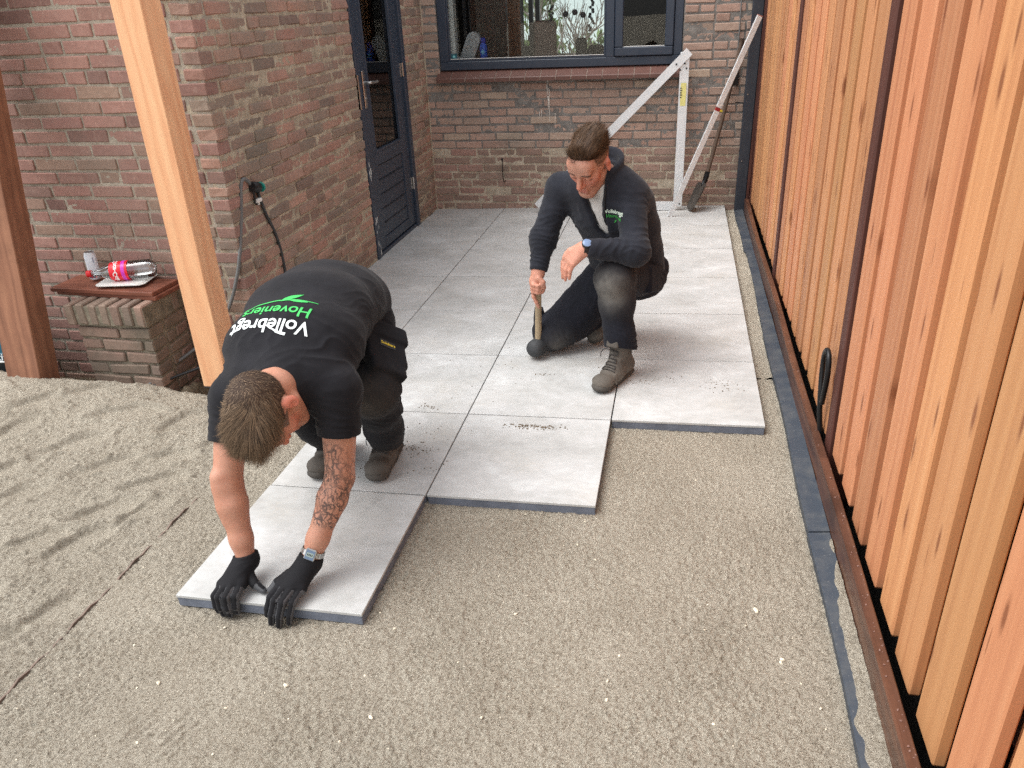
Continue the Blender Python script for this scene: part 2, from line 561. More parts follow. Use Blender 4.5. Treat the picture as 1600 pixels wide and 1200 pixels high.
def tile_top():
    t = NT('ceramic_tile')
    oi = t.n('ShaderNodeObjectInfo').outputs['Random']
    off = t.n('ShaderNodeCombineXYZ', {0: t.math('MULTIPLY', oi, 61.0), 1: t.math('MULTIPLY', oi, 23.0), 2: 0.0}).outputs[0]
    v = t.vadd(t.coord('Object'), off)
    a = t.noise(t.mapv(v, (1.0, 1.3, 1)), 3.4, 8, 0.66, 0.4)
    b = t.noise(t.mapv(v, (1.0, 1.5, 1)), 20, 6, 0.7, 0.2)
    f = t.math('ADD', t.math('MULTIPLY', a, 0.68), t.math('MULTIPLY', b, 0.32))
    c = t.ramp(f, [(0.33, s(166, 166, 164)), (0.45, s(180, 181, 179)), (0.55, s(191, 192, 191)), (0.66, s(205, 208, 207))])
    warm = t.noise(v, 2.0, 3, 0.5)
    c = t.mix(t.ramp(warm, [(0.5, 0.0), (0.75, 0.14)]), c, s(204, 198, 188))
    tone = t.n('ShaderNodeHueSaturation', {'Color': c, 'Value': t.math('ADD', t.math('MULTIPLY', oi, 0.07), 0.96)}).outputs[0]
    # fine sand dust trodden over the paving
    p = t.pos()
    d = t.math('MULTIPLY', t.ramp(t.noise(p, 3.2, 5, 0.6), [(0.52, 0.0), (0.75, 1.0)]), t.ramp(t.noise(p, 60, 4, 0.7), [(0.4, 0.0), (0.7, 1.0)]))
    c2 = t.mix(t.math('MULTIPLY', d, 0.35), tone, s(190, 176, 150))
    t.P(Base_Color=c2, Roughness=t.ramp(f, [(0.3, 0.5), (0.7, 0.62)]), Specular_IOR_Level=0.4, Normal=t.bump(b, 0.12, 0.0012))
    return t.m


MAT['tile'] = tile_top()
MAT['tile_side'] = simple('tile_concrete', s(104, 110, 122), 0.85, nscale=90, bump=0.4, bdist=0.003, var=0.3)


def sand_mat():
    t = NT('sand')
    p = t.pos()
    a = t.noise(p, 3.0, 5, 0.6)
    c = t.ramp(a, [(0.3, s(172, 163, 147)), (0.7, s(191, 183, 167))])
    c = t.mix(t.ramp(t.noise(p, 85, 4, 0.7), [(0.36, 0.55), (0.50, 0.0)]), c, s(134, 122, 104))
    g = t.noise(p, 190, 4, 0.8)
    c = t.mix(t.ramp(g, [(0.36, 0.85), (0.51, 0.0)]), c, s(104, 93, 78))
    c = t.mix(t.ramp(t.noise(p, 300, 3, 0.75), [(0.55, 0.0), (0.68, 0.85)]), c, s(222, 215, 200))
    vd = t.vor(p, 130)
    c = t.mix(t.ramp(vd, [(0.06, 0.6), (0.14, 0.0)]), c, s(104, 88, 70))
    # damp dug-out soil against the house
    wet = t.n('ShaderNodeAttribute', attribute_name='damp', attribute_type='GEOMETRY').outputs['Fac']
    c = t.mix(wet, c, t.ramp(t.noise(p, 25, 5, 0.7), [(0.3, s(92, 80, 66)), (0.7, s(142, 128, 108))]))
    b1 = t.bump(t.noise(p, 150, 6, 0.85), 0.9, 0.010)
    t.P(Base_Color=c, Roughness=0.97, Specular_IOR_Level=0.15, Normal=t.bump(t.noise(p, 460, 3, 0.7), 0.7, 0.004, b1))
    return t.m


MAT['sand'] = sand_mat()
MAT['shell'] = simple('shell', s(224, 214, 192), 0.6, var=0.15)
MAT['crumb'] = simple('sand_crumb', s(112, 98, 80), 0.95, var=0.3)
# ------------------------------------------------------------------ projection helper (only to sort pieces by how large they show)
_CI = cam.matrix_world.inverted()


def pix(P):
    d = _CI @ Vector(P)
    if d.z > -0.05: return None
    return (800 + 1200 * d.x / -d.z, 600 - 1200 * d.y / -d.z, -d.z)


def shows(P, margin=25):
    q = pix(P)
    return q is not None and -margin < q[0] < 1600 + margin and -margin < q[1] < 1200 + margin


# ------------------------------------------------------------------ ground: levelled and trodden sand
EDGE_X = 0.324


def ground_height(x, y):
    """height of the sand, and how damp it is"""
    z = np.full_like(x, -0.041)
    left = sstep(EDGE_X + 0.02, EDGE_X - 0.16, x) * sstep(1.9, 1.5, y)
    # broad mounding of the loose sand towards the house posts, then the dug-out strip along the wall
    mound = 0.075 * sstep(0.1, -1.0, x) * sstep(0.2, 1.0, y) + 0.055 * sstep(0.75, 1.15, y) * sstep(0.35, -0.1, x)
    z = z + left * (mound + 0.010)
    dug = sstep(1.20, 1.42, y + 0.05 * vnoise(x * 6, y * 6, seed=5)) * sstep(0.35, 0.1, x)
    z = z - 0.19 * dug * sstep(0.05, -0.12, x)
    lump = np.maximum(0, fbm(x * 7, y * 7, octv=3, seed=41)) * 0.13 * dug * sstep(-0.55, -0.25, x)
    z = z + lump
    # trodden ridges, running along the line of work
    ca, sa = math.cos(R(52)), math.sin(R(52))
    a = x * ca + y * sa; b = -x * sa + y * ca
    rg = fbm(a * 2.2, b * 6.5, octv=5, seed=3)
    z = z + left * (0.008 * rg + 0.007 * np.abs(fbm(a * 6, b * 15, octv=4, seed=9)))
    smooth = np.zeros_like(x)
    prints = [(-0.16, 0.69, 40, .15, .055), (-0.74, 1.00, 30, .16, .06), (-0.72, .82, 60, .14, .055), (-0.39, .44, 48, .15, .06), (.03, .77, 20, .13, .05), (.07, .23, 55, .14, .055),
              (-.12, .20, 40, .15, .05), (.03, .41, 35, .14, .055), (.22, -.09, 50, .12, .05), (.18, .43, 62, .12, .05), (-.42, .78, 42, .15, .055), (-.95, .86, 35, .15, .06),
              (-.3, 1.02, 15, .15, .055), (-.02, 1.02, 50, .13, .05), (-.55, .58, 50, .14, .055), (.1, .60, 30, .13, .05), (-.1, -.1, 50, .14, .05), (.1, -.25, 40, .13, .05),
              (-.28, .14, 60, .14, .055), (-.55, .30, 45, .15, .055), (-.85, .55, 50, .15, .055), (-1.1, 1.05, 20, .15, .055), (.2, .95, 60, .12, .05), (-.55, 1.15, 35, .15, .055)]
    for (px, py, ang, L, W) in prints:
        ca2, sa2 = math.cos(R(ang)), math.sin(R(ang))
        u = (x - px) * ca2 + (y - py) * sa2; v = -(x - px) * sa2 + (y - py) * ca2
        w = W * (1.0 + 0.25 * np.sin(u / L * 3.0))
        q = np.sqrt((u / L) ** 2 + (v / w) ** 2) + 0.16 * vnoise(x * 14, y * 14, seed=int(abs(px * 97)) + 3)
        pit = sstep(1.06, 0.72, q)
        rim = np.exp(-((q - 1.17) / 0.16) ** 2)
        z = z * 1.0 - left * (0.017 * pit) + left * 0.010 * rim * (0.6 + 0.6 * vnoise(x * 30, y * 30, seed=8))
        smooth = np.maximum(smooth, pit * left)
    # gentle unevenness of the screeded part
    z = z + (1 - left) * (0.004 * fbm(x * 3.5, y * 3.5, octv=3, seed=21))
    # rake marks
    rk = np.exp(-(((x - 0.80) / 0.22) ** 2 + ((y + 0.42) / 0.10) ** 2))
    z = z + 0.0042 * rk * (.55 + .6 * vnoise(x * 16, y * 16, seed=19)) * np.sin((x * 0.94 + y * -0.34) * 2 * math.pi / 0.026 + 1.6 * vnoise(x * 7, y * 7, seed=20))
    # crumbly grain
    g = fbm(x * 88, y * 88, octv=3, seed=31, gain=0.7)
    g2 = vnoise(x * 210, y * 210, seed=77)
    amp = (0.0058 + 0.0022 * vnoise(x * 5, y * 5, seed=13)) * (1 - 0.72 * smooth)
    sft = sstep(0.05, 0.32, fbm(x * 2.3 + 4, y * 2.3, octv=2, seed=55)) * (1 - left)
    amp = amp * (1 - 0.45 * sft)
    z = z + amp * (g * 1.15 + 0.38 * g2)
    clod = np.maximum(0, vnoise(x * 52, y * 52, seed=91) - 0.42)
    z = z + 0.015 * clod * (0.35 + .75 * left * (1 - smooth))
    damp = np.clip(dug * sstep(0.3, 0.0, x), 0, 1)
    return z, damp


def graded(lo, hi, d0, d1):
    """coordinates from lo to hi, steps growing from d0 to d1"""
    out = [lo]; t = 0.0
    while out[-1] < hi:
        k = (out[-1] - lo) / (hi - lo)
        out.append(out[-1] + d0 + (d1 - d0) * k)
    return np.array(out)


def build_ground():
    ys = graded(-0.78, 1.70, 0.0030, 0.0085)
    xr = np.arange(0.30, 2.545, 0.0042)
    xl = 0.30 - graded(0.0042, 2.3, 0.0046, 0.011)[::-1]
    xs = np.concatenate([xl, xr])
    X, Y = np.meshgrid(xs, ys)
    Z, Dm = ground_height(X, Y)
    # below the laid tiles the bed is flat
    nx, ny = len(xs), len(ys)
    V = np.stack([X, Y, Z], -1).reshape(-1, 3)
    idx = np.arange(nx * ny).reshape(ny, nx)
    F = np.stack([idx[:-1, :-1], idx[:-1, 1:], idx[1:, 1:], idx[1:, :-1]], -1).reshape(-1, 4)
    # strip between the paving and the fence, further back
    ys2 = np.arange(ys[-1], 4.86, 0.02); xs2 = np.concatenate([np.arange(-0.05, 2.3, 0.2), np.arange(2.3, 2.545, 0.01)])
    X2, Y2 = np.meshgrid(xs2, ys2)
    Z2 = -0.040 + 0.008 * fbm(X2 * 30, Y2 * 30, octv=3, seed=4) + 0.012 * sstep(2.42, 2.5, X2)
    V2 = np.stack([X2, Y2, Z2], -1).reshape(-1, 3)
    i2 = np.arange(X2.size).reshape(X2.shape) + len(V)
    F2 = np.stack([i2[:-1, :-1], i2[:-1, 1:], i2[1:, 1:], i2[1:, :-1]], -1).reshape(-1, 4)
    V3 = np.array([(-90, -90, -0.30), (90, -90, -0.30), (90, 90, -0.30), (-90, 90, -0.30)])
    F3 = np.array([[0, 1, 2, 3]]) + len(V) + len(V2)
    Vs = np.concatenate([V, V2, V3]); Fs = np.concatenate([F, F2, F3])
    me = new_mesh('ground', Vs, Fs, MAT['sand'], smooth=True)
    at = me.attributes.new('damp', 'FLOAT', 'POINT')
    at.data.foreach_set('value', np.concatenate([Dm.ravel(), np.zeros(len(V2) + 4)]).astype(np.float32))
    o = link_mesh('ground', me)
    tag(o, 'bed of pale brown sand, levelled on the fence side and trodden by the house', kind='structure')


build_ground()


def sand_z(x, y):
    return float(ground_height(np.array([x]), np.array([y]))[0][0])


# ------------------------------------------------------------------ paving
T = 0.6


def tile_mesh():
    b = MB()
    g = 0.0025
    b.box((-T / 2 + g, -T / 2 + g, -0.0100), (T / 2 - g, T / 2 - g, 0.0), 0.0011, 0)
    b.box((-T / 2 + g + .0015, -T / 2 + g + .0015, -0.042), (T / 2 - g - .0015, T / 2 - g - .0015, -0.0098), 0.002, 1)
    return b.mesh('tile', [MAT['tile'], MAT['tile_side']])


pav = empty('pavement')
tag(pav, 'terrace of large light grey ceramic tiles laid in straight rows', kind='structure')
_tm = tile_mesh()
for i, j0 in ((0, 3), (1, 1), (2, 1), (3, 2)):
    for j in range(j0, 8):
        link_mesh('tile', _tm, pav, ((i + .5) * T + random.uniform(-.0004, .0004), (j + .5) * T, random.uniform(-.0007, .0005)),
                  (random.uniform(-.0008, .0008), random.uniform(-.0008, .0008), 0))
ft = link_mesh('paving_tile', _tm, None, (1.5 * T - 0.001, 0.5 * T - 0.004, 0.003), (R(-0.25), R(0.1), R(-0.1)))
tag(ft, 'light grey paving tile being pushed into place by two gloved hands', 'tile')


# ------------------------------------------------------------------ brick walls
COURSE = 0.0626
BH = 0.0505
JT = 0.0115


def brick_variants(L, n, jit, ch, mat, H=BH, Dp=0.10):
    out = []
    for k in range(n):
        b = MB()
        b.box((-L / 2, -Dp / 2, -H / 2), (L / 2, Dp / 2, H / 2), ch, 0, jit=jit)
        out.append(b.mesh('brick', mat))
    return out


def course_joints(u0, u1, prev, header_p, rng, Ls=0.210, Lh=0.100, start=None):
    """split u0..u1 in bricks, joints kept off those of the course below"""
    out = []
    u = u0
    first = True
    while u1 - u > 0.02:
        best = None
        for _ in range(14):
            L = Lh if rng.random() < header_p else Ls
            if first and start is not None: L = start
            L = L + rng.uniform(-.003, .003)
            e = u + L
            if u1 - e < 0.05: e = u1
            ok = e >= u1 - 1e-6 or not any(abs(e - q) < 0.030 for q in prev)
            if e - u > Ls * 1.2: e = u + (e - u) * 0.5; ok = True
            if best is None or ok: best = e
            if ok: break
        out.append((u, min(best, u1)))
        u = best + JT
        first = False
    return out


def build_wall(root, origin, rotz, ulen, z0, z1, openings, mats, header_p, seed, jit, ch, mortars, proud=0.006, corner=None, limit=300, mortar_step=0.012, mortar_amp=0.003, zsplit=None):
    """wall in the plane local y = 0 (outside towards -y); bricks as children, the rest joined"""
    rng = random.Random(seed)
    Wm = Matrix.Translation(Vector(origin)) @ Matrix.Rotation(rotz, 4, 'Z')
    RT = Matrix.Rotation(TILT, 4, 'Y')
    vs = [brick_variants(0.21, 9, jit, ch, m) for m in mats]
    vh = [brick_variants(0.10, 6, jit, ch, m) for m in mats]
    items = []
    prev = []
    nc = int(round((z1 - z0) / COURSE))
    for c in range(nc):
        zc = z0 + c * COURSE + COURSE / 2
        segs = [(0.0, ulen)]
        if corner:
            side, par = corner
            cut = 0.0 if c % 2 == par else 0.10 + JT
            segs = [(cut if cut else -0.0050, ulen)] if side == 'lo' else [(0.0, ulen - cut if cut else ulen + 0.0060)]
        for (a, b, lo, hi) in openings:
            if lo - COURSE * .3 < zc < hi:
                ns = []
                for (p, q) in segs:
                    if b <= p or a >= q: ns.append((p, q)); continue
                    if a - p > 0.03: ns.append((p, a - 0.004))
                    if q - b > 0.03: ns.append((b + 0.004, q))
                segs = ns
        joints = []
        for (p, q) in segs:
            st = None
            if p < 1e-6 and rng.random() < 0.5: st = rng.choice([0.10, 0.155, 0.21, .06])
            br = course_joints(p, q, prev, header_p, rng, start=st)
            joints += [e for _, e in br[:-1]]
            for (a, b) in br:
                wob = rng.uniform(-.0018, .0018)
                items.append((0.5 * (a + b), zc + wob, b - a, rng.uniform(-.0022, .0022) * (jit / .0015)))
        prev = joints
    scored = []
    for (u, z, L, dy) in items:
        Pw = RT @ (Wm @ Vector((u, 0, z)))
        q = pix(Pw)
        scored.append((q[2] / max(L, 0.03) ** 0.3 if (q and shows(Pw, 20)) else 1e9, u, z, L, dy))
    scored.sort()
    restv, restf, nv, restm = [], [], 0, []
    for k, (sc, u, z, L, dy) in enumerate(scored):
        mi = 0 if (zsplit is None or z > zsplit) else 1
        pool = vh[mi] if L < 0.14 else vs[mi]
        me = rng.choice(pool)
        L0 = 0.10 if L < 0.14 else 0.21
        Ml = Wm @ Matrix.Translation((u, 0.05 - proud + dy, z)) @ Matrix.Rotation(rng.uniform(-.006, .006), 4, 'Y') @ Matrix.Diagonal((L / L0, 1, rng.uniform(.97, 1.03), 1))
        if k < limit and sc < 1e8:
            o = bpy.data.objects.new('brick', me)
            COL.objects.link(o)
            o.parent = root
            o.matrix_local = Ml
        else:
            co = np.empty(len(me.vertices) * 3, np.float32); me.vertices.foreach_get('co', co)
            M4 = np.array(Ml); co = co.reshape(-1, 3) @ M4[:3, :3].T + M4[:3, 3]
            restv.append(co); restf += [tuple(i + nv for i in p.vertices) for p in me.polygons]
            restm += [mi] * len(me.polygons)
            nv += len(co)
    if restv:
        me = new_mesh('far_bricks', np.concatenate(restv), restf, list(mats), midx=restm)
        o = link_mesh('far_bricks', me, root)
        o['kind'] = 'stuff'
    # mortar bed: a rough sheet between the bricks
    zs_list = [(z0, z1, 0)] if zsplit is None else [(z0, zsplit, 1), (zsplit, z1, 0)]
    for (za, zb, mi) in zs_list:
        us = np.arange(0, ulen + mortar_step, mortar_step); us[-1] = ulen
        zz = np.arange(za, zb + mortar_step, mortar_step); zz[-1] = zb
        Ug, Zg = np.meshgrid(us, zz)
        n = fbm(Ug * 45, Zg * 45, octv=3, seed=seed + 5)
        crumb = np.maximum(0, vnoise(Ug * 60, Zg * 60, seed=seed + 9) - 0.3)
        Yg = -mortar_amp * n - mortar_amp * 2.2 * crumb + 0.0
        Vl = np.stack([Ug, Yg, Zg], -1).reshape(-1, 3)
        M4 = np.array(Wm); Vw = Vl @ M4[:3, :3].T + M4[:3, 3]
        ii = np.arange(Ug.size).reshape(Ug.shape)
        Q = np.stack([ii[:-1, :-1], ii[:-1, 1:], ii[1:, 1:], ii[1:, :-1]], -1).reshape(-1, 4)
        cu = (Ug[:-1, :-1] + mortar_step / 2).ravel(); cz = (Zg[:-1, :-1] + mortar_step / 2).ravel()
        keep = np.ones(len(Q), bool)
        for (a, b, lo, hi) in openings:
            keep &= ~((cu > a) & (cu < b) & (cz > lo) & (cz < hi))
        me = new_mesh('mortar', Vw, Q[keep], mortars[mi], smooth=True)
        link_mesh('mortar', me, root)
    # core behind
    b = MB()
    edges = sorted({0.0, ulen} | {min(max(q, 0), ulen) for op in openings for q in op[:2]})
    for a, e in zip(edges[:-1], edges[1:]):
        mid = 0.5 * (a + e)
        zc = [(z0, z1)]
        for (oa, ob, lo, hi) in openings:
            if oa <= mid <= ob:
                zc = [(z0, lo), (hi, z1)]
        for (p, q) in zc:
            if q - p > 0.01:
                b.box((a, 0.014, p), (e, 0.20, q), 0, 0, M=Wm)
    return b.build('wall_core', mortars[0], root)


TR = (0, TILT, 0)
WZ0 = -0.25
# -- wall facing the garden, left of the corner
wall_a = empty('brick_wall', rot=TR)
tag(wall_a, 'red brick house wall with grey mortar behind the timber posts', 'wall')
build_wall(wall_a, (-2.3, 1.665, 0), 0.0, 2.3, WZ0, WZ0 + 47 * COURSE, [], [MAT['brick_front']], 0.22, 3, 0.0022, 0.0035, [MAT['mortar_front']],
           proud=0.0055, corner=('hi', 0), limit=300, mortar_amp=0.0022)
# -- side wall with the door
DY0, DY1 = 3.345 - 1.665, 4.315 - 1.665
wall_b = empty('brick_wall', rot=TR)
tag(wall_b, 'weathered brown brick side wall with rough crumbling mortar and a dark door', 'wall')
build_wall(wall_b, (0, 1.665, 0), math.pi / 2, 3.135, WZ0, WZ0 + 47 * COURSE, [(DY0, DY1, -0.01, 2.16)], [MAT['brick_side']], 0.42, 8, 0.0040, 0.0065, [MAT['mortar_side']],
           proud=0.0065, corner=('lo', 1), limit=300, mortar_amp=0.0032)
# -- back wall with the window
WX0, WX1, WZB, WZT = 0.125, 2.005, 1.09, 2.25
BZ0 = -0.002 - 4 * COURSE + 0.004
wall_c = empty('brick_wall', rot=TR)
tag(wall_c, 'brick back wall below the wide kitchen window, paler bricks above, darker below', 'wall')
build_wall(wall_c, (0.0, 4.8, 0), 0.0, 2.75, BZ0, BZ0 + 47 * COURSE, [(WX0, WX1, 1.022, WZT)], [MAT['brick_back'], MAT['brick_back_low']], 0.10, 21, 0.0030, 0.0045,
           [MAT['mortar_back'], MAT['mortar_back_low']], proud=0.004, limit=300, mortar_amp=0.0026, zsplit=BZ0 + 12 * COURSE)

# pale mortar seam in the inner corner
b = MB()
b.tube([(0.006, 4.796, z) for z in np.linspace(-0.02, 2.6, 40)], [0.008 + 0.004 * math.sin(z * 31) * math.sin(z * 13 + 1) for z in np.linspace(-0.02, 2.6, 40)], 6)
b.build('corner_seam', MAT['mortar_side'], wall_b, smooth=True)
# small black air brick low in the back wall
b = MB()
b.box((1.93, 4.778, -0.005), (2.02, 4.80, 0.048), 0.003)
vent = b.build('air_vent', MAT['black'], wall_c)
b = MB()
for k in range(3): b.box((1.938, 4.774, 0.004 + k * .014), (2.012, 4.779, 0.010 + k * .014), 0.001)
b.build('vent_slat', MAT['black_metal'], vent)
# iron wall hook
b = MB()
b.tube(catmull([(0.600, 4.79, 0.418), (0.600, 4.782, 0.40), (0.602, 4.779, 0.33), (0.606, 4.779, 0.25), (0.612, 4.775, 0.238), (0.625, 4.775, 0.25)], 5), 0.0032, 6)
b.lathe([(0.010, 0), (0.009, 0.004)], 10, M=Matrix.Translation((0.600, 4.789, 0.418)) @ Matrix.Rotation(R(90), 4, 'X'))
b.build('iron_hook', MAT['black_metal'], wall_c, smooth=True)
# screw plug in the front wall
b = MB()
b.lathe([(0.006, 0), (0.006, 0.004), (0.003, 0.005)], 10, M=Matrix.Translation((-0.32, 1.659, 1.515)) @ Matrix.Rotation(R(90), 4, 'X'))
b.build('screw', MAT['steel'], wall_a)


# ------------------------------------------------------------------ door in the side wall (faces +X)
def door():
    A = MAT['anthracite']
    y0, y1 = 3.349, 4.311
    d = empty('door', (0, 0, 0)); d.parent = wall_b
    fr = MB()
    fr.box((-0.10, y0, -0.02), (0.012, y0 + 0.062, 2.155), 0.004)
    fr.box((-0.10, y1 - 0.062, -0.02), (0.012, y1, 2.155), 0.004)
    fr.box((-0.10, y0 + 0.0625, 2.09), (0.011, y1 - 0.0625, 2.155), 0.004)
    fr.box((-0.11, y0 + 0.0625, -0.02), (0.004, y1 - 0.0625, 0.022), 0.004)
    fr.build('frame', A, d)
    lf = MB()
    a, e = y0 + 0.066, y1 - 0.066
    x0, x1 = -0.052, -0.006
    gy0, gy1, gz0 = a + 0.145, e - 0.150, 0.685
    lf.box((x0, a, 0.030), (x1, gy0, 2.085), 0.003)                 # stiles
    lf.box((x0, gy1, 0.030), (x1, e, 2.085), 0.003)
    lf.box((x0, gy0 + .0005, 1.95), (x1 - .0004, gy1 - .0005, 2.085), 0.003)
    lf.box((x0, gy0 + .0005, 0.60), (x1 - .0004, gy1 - .0005, gz0), 0.003)
    lf.box((x0, gy0 + .0005, 0.031), (x1 - .0004, gy1 - .0005, 0.10), 0.003)
    leaf = lf.build('leaf', A, d)
    for k in range(5):                                              # boards of the lower panel with V joints
        z0 = 0.1005 + k * 0.0998
        p = MB(); p.box((x0 + 0.004, gy0 + .001, z0), (x1 - 0.007, gy1 - .001, z0 + 0.0988), 0.006)
        p.build('panel', A, d)
        p = MB(); p.box((x1 - 0.0085, gy0 + 0.04, z0 + 0.0925), (x1 - 0.0055, gy1 - 0.04, z0 + 0.0965), 0.001)
        p.build('groove', MAT['black'], d)
    bd = MB()
    for (lo, hi) in (((gy0 - .001, gz0 - .001), (gy1 + .001, gz0 + .018)), ((gy0 - .001, 1.935), (gy1 + .001, 1.951)), ((gy0 - .001, gz0 + .0185), (gy0 + .015, 1.9345)), ((gy1 - .015, gz0 + .0185), (gy1 + .001, 1.9345))):
        bd.box((x1 - 0.02, lo[0], lo[1]), (x1 + 0.003, hi[0], hi[1]), 0.003)
    bd.build('glazing_bead', A, d)
    g = MB(); g.box((-0.034, gy0, gz0), (-0.026, gy1, 1.95)); g.build('pane', MAT['glass_dark'], d)
    # handle
    h = MB()
    hy = a + 0.062
    h.box((x1, hy - 0.019, 0.985), (x1 + 0.009, hy + 0.019, 1.215), 0.004)
    h.tube(catmull([(x1 + 0.006, hy, 1.142), (x1 + 0.045, hy, 1.142), (x1 + 0.052, hy + .02, 1.142), (x1 + 0.052, hy + 0.125, 1.138)], 6), 0.0095, 10)
    h.lathe([(0.008, 0), (0.008, 0.005)], 12, M=Matrix.Translation((x1 + .009, hy, 1.045)) @ Matrix.Rotation(R(90), 4, 'Y'))
    smooth_by_angle(h.build('handle', MAT['steel'], d))
    st = MB(); st.box((-0.004, y0 + 0.0, 0.99), (0.0145, y0 + 0.020, 1.20), 0.002); st.build('strike_plate', MAT['steel'], d)
    for z in (0.34, 1.16, 1.9):
        hg = MB()
        for k in range(3):
            hg.lathe([(0.0075, 0), (0.0075, 0.029)], 10, M=Matrix.Translation((x1 + 0.010, e + 0.004, z - .045 + k * .031)))
        hg.box((x1 - .001, e - 0.022, z - .045), (x1 + .0025, e + .002, z + .046), 0.001)
        smooth_by_angle(hg.build('hinge', MAT['steel'], d))
    # chipped paint low on the frame
    ch = MB()
    rr = random.Random(4)
    for k in range(16):
        z = rr.choice([rr.uniform(0.03, 0.32), rr.uniform(.55, .7)]); yy = y0 + rr.uniform(0.01, 0.058)
        w, hh = rr.uniform(.003, .008), rr.uniform(.006, .028)
        ch.prism([(yy - w * .6, z - hh), (yy + w, z - hh * .5), (yy + w * .7, z + hh), (yy - w, z + hh * .4)], 0.0121, 0.0128,
                 M=Matrix(((0, 0, 1, 0), (1, 0, 0, 0), (0, 1, 0, 0), (0, 0, 0, 1))))
    ch.build('chipped_paint', simple('bare_undercoat', s(196, 200, 198), 0.8), d)
    o = [c for c in d.children if c.name.startswith('chipped')][0]; o['kind'] = 'stuff'
    # stone threshold
    tb = MB(); tb.box((-0.10, y0 - .01, -0.09), (0.005, y1 + .01, -0.0205), 0.005); tb.build('threshold', MAT['mortar_back'], d)
    return d


door()


# ------------------------------------------------------------------ window in the back wall (faces -Y)
def window():
    A = MAT['anthracite']
    w = empty('window'); w.parent = wall_c
    yf, yb = 4.808, 4.89
    x0, x1, z0, z1 = WX0 + .004, WX1 - .004, 1.104, WZT
    fr = MB()
    fr.box((x0, yf, z0), (x1, yb, z0 + 0.062), 0.004)
    fr.box((x0, yf, z0 + .0625), (x0 + 0.072, yb, z1), 0.004)
    fr.box((x1 - 0.062, yf, z0 + .0625), (x1, yb, z1), 0.004)
    fr.box((1.435, yf, z0 + .0625), (1.500, yb, z1), 0.004)
    fr.box((x0 + .0725, yf + .001, z1 - .06), (x1 - .0625, yb, z1 - .001), 0.004)
    fr.build('frame', A, w)
    bd = MB()      # bead round the fixed pane
    bx0, bx1 = x0 + .072, 1.435
    bd.box((bx0, yf + .012, z0 + .062), (bx1, yf + .03, z0 + .080), 0.003)
    bd.box((bx0, yf + .012, z0 + .0805), (bx0 + .014, yf + .03, z1 - .06), 0.003)
    bd.box((bx1 - .014, yf + .012, z0 + .0805), (bx1, yf + .03, z1 - .06), 0.003)
    bd.build('glazing_bead', A, w)
    sl = MB(); sl.box((bx0 + .012, yf + .010, z0 + .0795), (bx1 - .012, yf + .0135, z0 + .0835), 0.001)
    sl.build('gasket', MAT['white_plastic'], w)
    g = MB(); g.box((bx0 + .004, yf + .032, z0 + .07), (bx1 - .004, yf + .038, z1 - .05)); g.build('pane', MAT['glass'], w)
    # opening sash
    sx0, sx1 = 1.503, x1 - .065
    sz0, sz1 = z0 + .066, z1 - .065
    sh = MB()
    t = 0.062
    sh.box((sx0, yf - .012, sz0), (sx1, yf + .05, sz0 + t), 0.006)
    sh.box((sx0, yf - .012, sz0 + t + .0003), (sx0 + t, yf + .05, sz1), 0.006)
    sh.box((sx1 - t, yf - .012, sz0 + t + .0003), (sx1, yf + .05, sz1), 0.006)
    sash = sh.build('sash', A, w)
    g = MB(); g.box((sx0 + t - .004, yf + .012, sz0 + t - .004), (sx1 - t + .004, yf + .018, sz1)); g.build('sash_pane', MAT['glass'], w)
    g = MB(); g.box((sx0 + t + .001, yf + .003, sz0 + t + .0005), (sx1 - t - .001, yf + .008, sz0 + t + .006), 0.001); g.build('gasket', MAT['white_plastic'], w)
    # glazed sill tiles
    sill = empty('window_sill'); sill.parent = wall_c
    b = MB(); b.add([(WX0 - .02, 4.729, 1.024), (WX1 + .01, 4.729, 1.024), (WX1 + .01, 4.729, 1.045), (WX0 - .02, 4.729, 1.045), (WX0 - .02, 4.834, 1.097), (WX1 + .01, 4.834, 1.097), (WX0 - .02, 4.834, 1.024), (WX1 + .01, 4.834, 1.024)], [(0, 1, 2, 3), (3, 2, 5, 4), (4, 5, 7, 6), (6, 7, 1, 0), (0, 3, 4, 6), (1, 7, 5, 2)]); b.build('sill_bed', MAT['sill_joint'], sill)
    n = 16; L = (WX1 - WX0 + 0.03) / n
    tm = MB()
    e_ = 0.0026
    tm.add([(e_, 4.725, 1.020), (L - e_, 4.725, 1.020), (L - e_, 4.725, 1.046), (e_, 4.725, 1.046),
            (e_, 4.731, 1.0525), (L - e_, 4.731, 1.0525), (e_, 4.835, 1.1025), (L - e_, 4.835, 1.1025), (e_, 4.835, 1.020), (L - e_, 4.835, 1.020)],
           [(0, 1, 2, 3), (3, 2, 5, 4), (4, 5, 7, 6), (6, 7, 9, 8), (8, 9, 1, 0), (0, 3, 4, 6, 8), (1, 9, 7, 5, 2)])
    me = tm.mesh('sill_tile', MAT['sill'])
    for k in range(n):
        link_mesh('sill_tile', me, sill, (WX0 - .02 + k * L, random.uniform(-.001, .001), random.uniform(-.0006, .0006)))


window()

